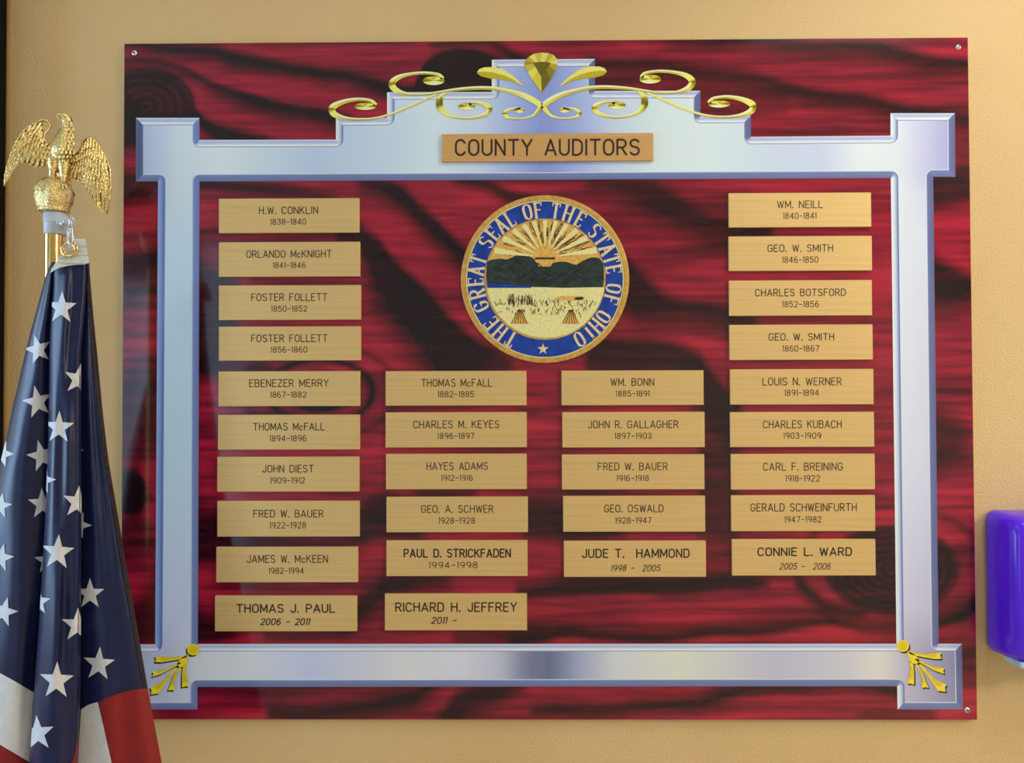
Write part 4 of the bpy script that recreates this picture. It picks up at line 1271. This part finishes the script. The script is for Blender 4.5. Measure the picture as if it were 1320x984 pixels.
# beak, brow and eye
bm = bmesh.new()
tube(bm, [E3(79, 148.5, -0.010), E3(76.2, 147.2, -0.012), E3(74.6, 148.6, -0.013), E3(74.0, 152, -0.0135), E3(74.6, 154.5, -0.0135)], [2.6 * kp, 2.3 * kp, 1.8 * kp, 1.2 * kp, 0.4 * kp], 12)
bm_obj('beak', bm, M['gold'], eg, smooth=True)
bm = bmesh.new()
bmesh.ops.create_uvsphere(bm, u_segments=10, v_segments=8, radius=1.1 * kp, matrix=Matrix.Translation(E3(82.5, 150.2, -0.0125)))
bm_obj('eye', bm, M['gold'], eg, smooth=True)
# legs and talons
for (a, b, c2, dd) in (((70, 204), (68.5, 219), (66, 232), -0.010), ((83, 208), (82.5, 224), (81, 237), -0.008)):
    bm = bmesh.new()
    cc = catmull([(a[0], a[1], 7.5), ((a[0] + b[0]) / 2, (a[1] + b[1]) / 2, 7.2), (b[0], b[1], 5.2), (c2[0], c2[1], 3.2)], 5)
    tube(bm, [E3(q[0], q[1], dd) for q in cc], [q[2] * kp for q in cc], 14)
    for k in (-1, 0, 1):
        tube(bm, [E3(c2[0], c2[1] - 1, dd), E3(c2[0] + k * 4, c2[1] + 1, dd - 0.008), E3(c2[0] + k * 5.5, c2[1] + 7, dd - 0.013)], [2.2 * kp, 2.0 * kp, 0.6 * kp], 8)
    bm_obj('leg', bm, M['gold'], eg, smooth=True)
# tail fan behind
bm = bmesh.new()
for k in range(7):
    t = (k - 3) / 3
    leaf(bm, E3(82 + t * 2, 214, 0.010), E3(84 + t * 8, 246 - abs(t) * 4, 0.016), 5.5 * kp, 0.001 * (3 - abs(k - 3)), 0.0008)
bm_obj('tail', bm, M['gold'], eg)

def wing(outline, rootc, tipc, depth, flip):
    """bony sheet plus four layers of feathers"""
    bm = bmesh.new()
    pts = [(p[0], p[1]) for p in outline]
    poly = [Vector((p[0], p[1], 0)) for p in pts]
    front = [bm.verts.new(E3(p[0], p[1], depth(*p))) for p in pts]
    back = [bm.verts.new(E3(p[0], p[1], depth(*p) + 0.0028)) for p in pts]
    for t in tessellate_polygon([poly]):
        bm.faces.new([front[i] for i in t]); bm.faces.new([back[i] for i in t[::-1]])
    n = len(pts)
    for i in range(n):
        bm.faces.new((front[i], front[(i + 1) % n], back[(i + 1) % n], back[i]))
    bmesh.ops.recalc_face_normals(bm, faces=bm.faces)
    R = catmull(rootc, 20); T = catmull(tipc, 20)
    at = lambda Cv, s: Cv[min(int(s * (len(Cv) - 1) + .5), len(Cv) - 1)]
    for layer, (a, b, nf, w, lift) in enumerate(((0.40, 1.0, 12, 6.0, .0012), (0.24, 0.72, 13, 5.4, .0024), (0.12, 0.50, 14, 4.8, .0034), (0.02, 0.30, 14, 4.4, .0042), (-0.07, 0.14, 12, 4.0, .0048))):
        for k in range(nf):
            s = (k + 0.5 * (layer % 2)) / (nf - 0.5)
            r, t = at(R, s), at(T, s)
            p0 = r + (t - r) * a; p1 = r + (t - r) * b
            leaf(bm, E3(p0[0], p0[1], depth(*p0)), E3(p1[0], p1[1], depth(*p1)), w * kp, lift, 0.0007)
    o = bm_obj('wing', bm, M['gold'], eg)
    bm = bmesh.new()                              # the leading edge as a rounded bead
    lead = flip
    tube(bm, [E3(p[0], p[1], depth(*p) - 0.001) for p in lead], [1.7 * kp] * (len(lead) - 1) + [0.5 * kp], 10)
    o2 = bm_obj('wing_edge', bm, M['gold'], eg, smooth=True)
    o2.parent = o; o2.location = (0, 0, 0)

RW = [(94, 203), (101, 196.5), (106, 190), (106, 181), (112, 178), (121, 179), (128.6, 189), (136, 202.5), (142.4, 219), (143, 237.6), (141, 262), (138.5, 276.5), (131.7, 272.7), (125.6, 266.6), (121, 257.5), (117, 253), (115.7, 243.7), (110, 240.7), (107, 233), (98, 231.5), (90, 229)]
wing(RW, [(97, 204), (104, 198), (110, 188), (117, 183), (124, 187), (131, 197), (137, 209)], [(91, 230), (101, 233), (110, 242), (117, 254), (125, 267), (136, 275), (141, 256)],
     lambda x, y: 0.004 - 0.010 * math.sin(max(min((x - 92) / 50, 1), 0) * PI) + 0.010 * max((y - 230) / 46, 0),
     [(98, 200), (103, 194.5), (106.2, 188), (106.4, 182), (109, 179), (113, 177.8), (120.5, 179.2), (128, 188.5), (135.6, 202), (141.8, 219), (142.6, 238), (140.5, 262), (138.3, 276.8)])
LW = [(68, 187), (60, 184), (56.4, 179), (57, 172.4), (62.6, 166.8), (65, 161), (61.5, 155.6), (54.7, 154), (44.7, 158), (35.8, 163.5), (26.8, 173.5), (21, 183.6), (15.6, 196), (11, 209), (7.8, 222.7), (5, 239.5), (7.3, 239.5), (11.7, 225.5), (13.4, 225.5), (21.2, 215), (29, 209), (34.6, 210), (44.7, 216), (56, 216), (68, 209)]
wing(LW, [(67, 188), (58, 183), (54, 172), (52, 162), (42, 164), (30, 176), (20, 192), (13, 208)], [(66, 210), (56, 217), (45, 217), (35, 211), (24, 214), (14, 225), (10, 232), (5.5, 240)],
     lambda x, y: 0.004 - 0.012 * math.sin(max(min((70 - x) / 64, 1), 0) * PI) - 0.006 * max((y - 215) / 25, 0),
     [(66, 187.5), (60, 184.5), (56.8, 179), (57.4, 172.6), (62.4, 166.8), (64.4, 161), (61, 156), (54.7, 154.6), (44.9, 158.4), (36, 164), (27, 174), (21.2, 184), (15.8, 196), (11.2, 209), (8, 222.7), (5.2, 240)])

# ------------------------------------------------------------------ the flag
YF = YP - 0.045                                   # mean depth of the hanging cloth: just in front of the pole
flag = thing('american_flag', (PX(100, 620, YF).x, YF, PX(100, 1060, YF).z), 'folded stars and stripes flag hanging from the brass pole left of the board', 'flag')
# photo rows: left edge, left crease, right crease, right edge, fullness
ROWS = [(338, 66, 70, 111, 115.2, .30), (345, 63, 69.5, 111, 115.5, .34), (352, 60, 69, 111.5, 115.8, .38), (374, 54, 68.5, 111, 117.5, .46), (400, 47, 66.5, 109.5, 119.8, .55), (431, 38.6, 64.3, 107, 122.8, .64), (457, 32, 63.7, 104.5, 125.5, .70),
        (488, 25, 63.2, 104.5, 128.4, .76), (531, 15, 62.8, 104.7, 132.5, .82), (572, 6.7, 62, 105, 137.2, .88), (600, -1, 60.8, 105, 141, .9), (660, -12, 58.6, 105.2, 151.2, .95), (738, -22, 54.2, 104.8, 164.2, 1.0),
        (815, -28, 49.6, 104.2, 178, 1.05), (888, -33, 44, 104, 190.6, 1.1), (944, -36, 41, 102, 201, 1.12), (984, -38, 38, 99.6, 208.6, 1.15), (1060, -42, 32, 95, 222, 1.15)]
RA = np.array(ROWS, float)
def row(py): return [float(np.interp(py, RA[:, 0], RA[:, k])) for k in range(1, 6)]

def section(py):
    """left panel, fold, middle panel, fold, right panel, back: (px, depth) control points"""
    xl, x1, x2, xr, k = row(py)
    wl, wm, wr = x1 - xl, x2 - x1, xr - x2
    r1 = 0.006 * math.sin(py * .013); r2 = 0.004 * math.sin(py * .017 + 1)
    left = [(xl, .014 * k), (xl + wl * .10, -.004 * k), (xl + wl * .28, -.015 * k + r2 * k), (xl + wl * .5, -.021 * k), (xl + wl * .72, -.018 * k + r1 * k * .5), (xl + wl * .9, -.010 * k), (x1 - .2, -.004 * k)]
    gap1 = [(x1 + 3, .004 * k), (x1 + 2.5, -.006 * k)]
    mid = [(x1, -.020 * k), (x1 + wm * .06, -.031 * k), (x1 + wm * .2, -.040 * k), (x1 + wm * .42, -.043 * k + r1 * k), (x1 + wm * .6, -.038 * k + r2 * k), (x1 + wm * .8, -.034 * k), (x1 + wm * .93, -.030 * k), (x2, -.020 * k)]
    gap2 = [(x2 - 2.5, -.006 * k), (x2 - 2, .002 * k)]
    right = [(x2 + .3, -.006 * k), (x2 + wr * .15, -.008 * k), (x2 + wr * .4, -.012 * k + r2 * k * .6), (x2 + wr * .6, -.006 * k), (x2 + wr * .82, -.004 * k - r1 * k * .5), (xr, .008 * k)]
    return left, gap1, mid, gap2, right

PANEL_I = {'left': 0, 'mid': 2, 'right': 4}
def cloth_depth(panel, px, py):
    s = section(py)[PANEL_I[panel]]
    xs = [p[0] for p in s]; ds = [p[1] for p in s]
    # smooth interpolation through the panel's control points
    if px <= xs[0]: return YF + ds[0]
    if px >= xs[-1]: return YF + ds[-1]
    i = max(j for j in range(len(xs) - 1) if xs[j] <= px)
    def slope(j):
        if j == 0 or j == len(xs) - 1:
            a, b = (0, 1) if j == 0 else (-2, -1)
            return (ds[b] - ds[a]) / max(xs[b] - xs[a], 1e-6)
        return (ds[j + 1] - ds[j - 1]) / max(xs[j + 1] - xs[j - 1], 1e-6)
    h = xs[i + 1] - xs[i]; t = (px - xs[i]) / h
    m0, m1 = slope(i) * h, slope(i + 1) * h
    return YF + (2 * t ** 3 - 3 * t ** 2 + 1) * ds[i] + (t ** 3 - 2 * t ** 2 + t) * m0 + (-2 * t ** 3 + 3 * t ** 2) * ds[i + 1] + (t ** 3 - t ** 2) * m1

pys = list(np.arange(338, 460, 4.0)) + list(np.arange(460, 1061, 6.0))
rings = []
for py in pys:
    left, gap1, mid, gap2, right = section(py)
    ring = []
    for nm, P in (('left', left), ('mid', mid), ('right', right)):
        n = {'left': 18, 'mid': 22, 'right': 16}[nm]
        for i in range(n + 1):
            x = P[0][0] + (P[-1][0] - P[0][0]) * i / n
            ring.append((x, cloth_depth(nm, x, py)))
        if nm == 'left': ring += [(x, YF + d) for x, d in gap1]
        if nm == 'mid': ring += [(x, YF + d) for x, d in gap2]
    xl, x1, x2, xr, k = row(py)
    ring += [(xr - (xr - xl) * .06, YF + .016 * k), (xr - (xr - xl) * .3, YF + .022 * k), (xr - (xr - xl) * .6, YF + .024 * k), (xl + (xr - xl) * .08, YF + .021 * k)]
    rings.append([PX(x, py, d) for x, d in ring])
V = [p for r in rings for p in r]
n = len(rings[0])
F = []
for j in range(len(rings) - 1):
    for i in range(n):
        F.append((j * n + i, j * n + (i + 1) % n, (j + 1) * n + (i + 1) % n, (j + 1) * n + i))
fl = mesh_obj('cloth', V, [f[::-1] for f in F], M['navy'], flag, smooth=True)
fl['label'] = 'navy blue star field'

def on_cloth(name, panel, poly, mat, off, parent=None, cuts=(), center=None, label=None):
    """a piece of coloured cloth following a panel; cuts: straight lines (x at y0, x at y1, y0, y1, keep side)"""
    bm = bmesh.new()
    pts = [Vector((p[0], p[1], 0)) for p in poly]
    if center is not None:
        c = bm.verts.new((center[0], center[1], 0)); vs = [bm.verts.new(p) for p in pts]
        for i in range(len(vs)): bm.faces.new((c, vs[i], vs[(i + 1) % len(vs)]))
    else:
        vs = [bm.verts.new(p) for p in pts]
        for t in tessellate_polygon([pts]): bm.faces.new([vs[i] for i in t])
    for (xa, ya, xb, yb, side) in cuts:
        d = Vector((xb - xa, yb - ya, 0)); nn = Vector((d.y, -d.x, 0)) * (1 if d.y > 0 else -1)   # towards +x
        bmesh.ops.bisect_plane(bm, geom=list(bm.verts) + list(bm.edges) + list(bm.faces), plane_co=(xa, ya, 0), plane_no=nn, clear_outer=(side == 'left'), clear_inner=(side == 'right'))
    if not bm.faces:
        bm.free(); return None
    xs = [v.co.x for v in bm.verts]; ys = [v.co.y for v in bm.verts]
    for x in np.arange(math.floor(min(xs)) + 1.5, max(xs), 2.0):
        bmesh.ops.bisect_plane(bm, geom=list(bm.verts) + list(bm.edges) + list(bm.faces), plane_co=(x, 0, 0), plane_no=(1, 0, 0))
    for y in np.arange(math.floor(min(ys)) + 3, max(ys), 6.0):
        bmesh.ops.bisect_plane(bm, geom=list(bm.verts) + list(bm.edges) + list(bm.faces), plane_co=(0, y, 0), plane_no=(0, 1, 0))
    for v in bm.verts:
        v.co = PX(v.co.x, v.co.y, cloth_depth(panel, v.co.x, v.co.y) - off)
    for f in bm.faces:
        f.normal_update()
        if f.normal.y > 0: f.normal_flip()
    o = bm_obj(name, bm, mat, parent or flag, smooth=True)
    if label: o['label'] = label
    return o

def crease_cut(which, py, side):
    y0, y1 = py - 25, py + 25
    i = {'xl': 0, 'x1': 1, 'x2': 2, 'xr': 3}[which]
    return (row(y0)[i], y0, row(y1)[i], y1, side)

STARS = [('mid', 79.5, 397, 22, 2), ('left', 49, 451, 20, -14), ('mid', 101, 489.5, 21, 10), ('left', 48.5, 518.5, 22, -12), ('mid', 76, 551.5, 22, 2), ('left', 53.5, 588, 21.5, -14),
         ('left', 2.5, 585, 18, 20), ('right', 95, 580, 14, 20), ('mid', 56, 619, 18, 16), ('mid', 100, 648, 22, 6), ('left', 54.5, 650, 21, -2), ('left', 0.5, 652, 17, 12), ('mid', 74.4, 712.5, 24, 4),
         ('right', 102, 677, 18, 20), ('left', 1, 719, 19, 14), ('left', 60, 723, 18, -4), ('right', 116, 766, 21, 0), ('left', 5, 789, 20, 16), ('mid', 49.5, 776, 18, 4), ('mid', 99.8, 806.5, 23, 2),
         ('right', 127.5, 856.5, 23, 4), ('mid', 73, 878, 25, 2), ('mid', 48.5, 946, 24, -4)]
for (panel, cx, cy, R, rot) in STARS:
    pts = []
    for k in range(10):
        r = R if k % 2 == 0 else R * 0.40
        a = math.radians(-90 + rot + 36 * k)
        pts.append((cx + r * math.cos(a) * 0.92, cy + r * math.sin(a)))
    cuts = {'left': [crease_cut('xl', cy, 'right'), crease_cut('x1', cy, 'left')], 'mid': [crease_cut('x1', cy, 'right'), crease_cut('x2', cy, 'left')], 'right': [crease_cut('x2', cy, 'right'), crease_cut('xr', cy, 'left')]}[panel]
    on_cloth('star', panel, pts, M['star_cloth'], 0.0010, cuts=cuts, center=(cx, cy))

yb = 1056
def xx(i, y): return row(y)[i]
# stripes below the star field
lp = [(xx(0, 850) + .3, 850), (0, 868), (20, 879), (33, 887), (43.6, 893), (42, 910), (40.7, 944), (37.8, 983), (18, 971), (0, 960.5), (-20, 950), (xx(0, 944) + .4, 940), (xx(0, 900) + .3, 900)]
on_cloth('stripe', 'left', lp, M['white_cloth'], 0.0010, label='white stripe')
lp = [(xx(0, 944) + .4, 941), (-20, 951), (0, 961.5), (18, 972), (37.5, 984), (35, 1020), (xx(1, yb) - .3, yb), (xx(0, yb) + .4, yb), (xx(0, 990) + .4, 990)]
on_cloth('stripe', 'left', lp, M['red_cloth'], 0.0010, label='red stripe')
rp = [(104.4, 915), (112, 910), (119, 907.2), (126, 905.5), (133, 935), (139, 962), (144, 984), (152, 1020), (160, yb), (xx(2, yb) + .5, yb), (97.5, 1020), (100.2, 984), (102.6, 944)]
on_cloth('stripe', 'right', rp, M['white_cloth'], 0.0010, label='white stripe')
rp = [(126.4, 905.2), (140, 899), (157, 893), (174, 889), (190.2, 887.6), (195.4, 915), (200.8, 944), (208.2, 984), (214, 1020), (221, yb), (160.5, yb), (152.5, 1020), (144.5, 984), (139.5, 962), (133.5, 935)]
on_cloth('stripe', 'right', rp, M['red_cloth'], 0.0010, label='red stripe')
mp = [(101.5, 944), (100.5, 962), (99.3, 984), (96.9, 1020), (xx(2, yb) - .4, yb), (40, yb), (70, 1010), (94, 980)]
on_cloth('stripe', 'mid', mp, M['red_cloth'], 0.0010, label='red stripe')
# stitched hem along the free edge
hp = [(xx(3, y) - (5.5 if y > 400 else 4), y) for y in range(346, 887, 12)] + [(xx(3, 886) - 6, 886)]
hp2 = [(xx(3, y) - .1, y) for y in range(886, 345, -12)]
on_cloth('hem', 'right', hp + hp2, M['hem'], 0.0012, label='dark stitched hem')
bm = bmesh.new()
for y in np.arange(350, 884, 5.2):
    for off in (1.2, 5.0):
        x0, x1 = xx(3, y) - off, xx(3, y + 2.6) - off
        tube(bm, [PX(x0, y, cloth_depth('right', x0, y) - .0018), PX(x1, y + 3.0, cloth_depth('right', x1, y + 3.0) - .0018)], .00035, 5)
tag(bm_obj('hem_stitches', bm, M['stitch'], flag), kind='stuff')

# canvas header, grommet, snap hook
def header():
    bm = bmesh.new()
    out = [(93, 308), (110, 308), (112, 320), (115, 339), (110, 341), (100, 341.5), (88, 342.8), (77, 345), (70, 348.5), (65, 352), (66, 347), (72, 338), (79, 327), (87, 316)]
    d = lambda x, y: YF - .016 - .004 * math.sin((x - 60) * .12) - .003 * (y - 308) / 40
    f = [bm.verts.new(PX(x, y, d(x, y))) for x, y in out]; b = [bm.verts.new(PX(x, y, d(x, y) + .003)) for x, y in out]
    for t in tessellate_polygon([[Vector((x, y, 0)) for x, y in out]]):
        bm.faces.new([f[i] for i in t]); bm.faces.new([b[i] for i in t[::-1]])
    m = len(out)
    for i in range(m): bm.faces.new((f[i], f[(i + 1) % m], b[(i + 1) % m], b[i]))
    bmesh.ops.recalc_face_normals(bm, faces=bm.faces)
    h = bm_obj('header', bm, M['header'], flag); h['label'] = 'white canvas header'
    bm = bmesh.new()                              # the folded flap's edge and seam
    tube(bm, [PX(78, 334, YF - .0215), PX(95, 330, YF - .0225), PX(113.3, 329, YF - .0222)], .0005, 6)
    tube(bm, [PX(96, 318.5, YF - .0205), PX(111.4, 318, YF - .0205)], .0005, 6)
    s = bm_obj('header_seam', bm, M['seam'], flag); s.parent = h; s.location = (0, 0, 0)
header()
kf = (YF - .022 - CAM.y) / FPX
g = PX(89.4, 321, YF - .0235)
bm = bmesh.new()
R, r = 8.8 * kf, 2.9 * kf
rg = []
for i in range(40):
    a = 2 * PI * i / 40
    rg.append([bm.verts.new(g + Vector(((R + r * math.cos(b)) * math.cos(a), r * .7 * math.sin(b), (R + r * math.cos(b)) * math.sin(a)))) for b in [2 * PI * k / 12 for k in range(12)]])
for i in range(40):
    for k in range(12):
        bm.faces.new((rg[i][k], rg[(i + 1) % 40][k], rg[(i + 1) % 40][(k + 1) % 12], rg[i][(k + 1) % 12]))
o = bm_obj('grommet', bm, M['pole'], flag, smooth=True); o['label'] = 'brass grommet'
bm = bmesh.new()
hk = [(91, 284, .003), (88.5, 290, .0), (87.5, 298, -.001), (87.6, 306, -.002), (88.4, 312, -.004), (91, 314.5, -.005), (93.4, 311, -.004), (93.2, 300, -.002), (92.6, 290, .0), (92.2, 284, .003)]
hc = catmull([(x, y, d) for x, y, d in hk], 5)
tube(bm, [PX(c[0], c[1], YF - .0235 + c[2]) for c in hc], 1.25 * kf, 10)
tube(bm, [PX(90.2, 292, YF - .0235), PX(90.4, 306, YF - .0245)], 1.9 * kf, 10)
hkobj = thing('snap_hook', PX(90, 315, YF - .024), 'small silver snap hook joining the pole clamp to the flag grommet', 'snap hook')
bm_obj('hook_body', bm, M['chrome'], hkobj, smooth=True)
bm = bmesh.new()
a0 = PX(91.2, 283.5, YF - .0225)
rr = []
tube(bm, [a0 + Vector((.0042 * math.cos(t), .0018, .0042 * math.sin(t))) for t in [2 * PI * i / 20 for i in range(21)]], .0009, 8)
bm_obj('swivel_ring', bm, M['chrome'], hkobj, smooth=True)

# ------------------------------------------------------------------ purple dispenser at the right edge
def dispenser():
    D = 0.086
    xl = PX(1270, 750, YW).x; zt, zb_ = PX(1280, 656.5, YW).z, PX(1280, 839, YW).z
    xr = xl + 0.27
    t = thing('soap_dispenser', ((xl + xr) / 2, YW, zb_), 'glossy purple plastic dispenser on the wall right of the board', 'dispenser')
    # rounded-rectangle sections from the wall forward: depth, side inset, top inset, bottom inset, corner radius
    secs = [(0.0, .004, .003, .004, .012), (.004, .001, .001, .001, .016), (.012, -.0015, 0, 0, .018), (.045, .0005, .002, .001, .020), (.066, .003, .005, .004, .022), (.076, .006, .008, .007, .024), (.083, .012, .014, .013, .026), (.086, .022, .024, .024, .028)]
    bm = bmesh.new(); rings = []
    for (d, i, it, ib, r) in secs:
        x0, x1, z0, z1 = xl + i, xr - i, zb_ + ib, zt - it
        ring = []
        for (cx, cz, a0) in ((x1 - r, z1 - r, 0), (x0 + r, z1 - r, 90), (x0 + r, z0 + r, 180), (x1 - r, z0 + r, 270)):
            for k in range(9):
                a = math.radians(a0 + 90 * k / 8)
                bow = -.004 * math.sin((cz + r * math.sin(a) - z0) / (z1 - z0) * PI) if a0 in (90, 180) else 0
                ring.append(bm.verts.new((cx + r * math.cos(a) + bow, YW - d, cz + r * math.sin(a))))
        rings.append(ring)
    m = len(rings[0])
    for A, B in zip(rings[:-1], rings[1:]):
        for k in range(m): bm.faces.new((A[k], A[(k + 1) % m], B[(k + 1) % m], B[k]))
    bm.faces.new(rings[0]); bm.faces.new(rings[-1][::-1])
    bmesh.ops.recalc_face_normals(bm, faces=bm.faces)
    bm_obj('cover', bm, M['purple'], t, smooth=True)
    xm = PX(1315.5, 862, YW - .074).x
    bm = box_bm(xm, xm + .07, YW - .074, YW - .03, zb_ - .007, zb_ + .004, .003, 2)
    o = bm_obj('spout', bm, M['pale_blue'], t); o['label'] = 'pale blue spout'
    bm = box_bm(xl + .02, xr - .02, YW - .012, YW, zb_ - .004, zb_ + .01, .001, 1)
    bm_obj('back_plate', bm, M['clamp'], t)
dispenser()
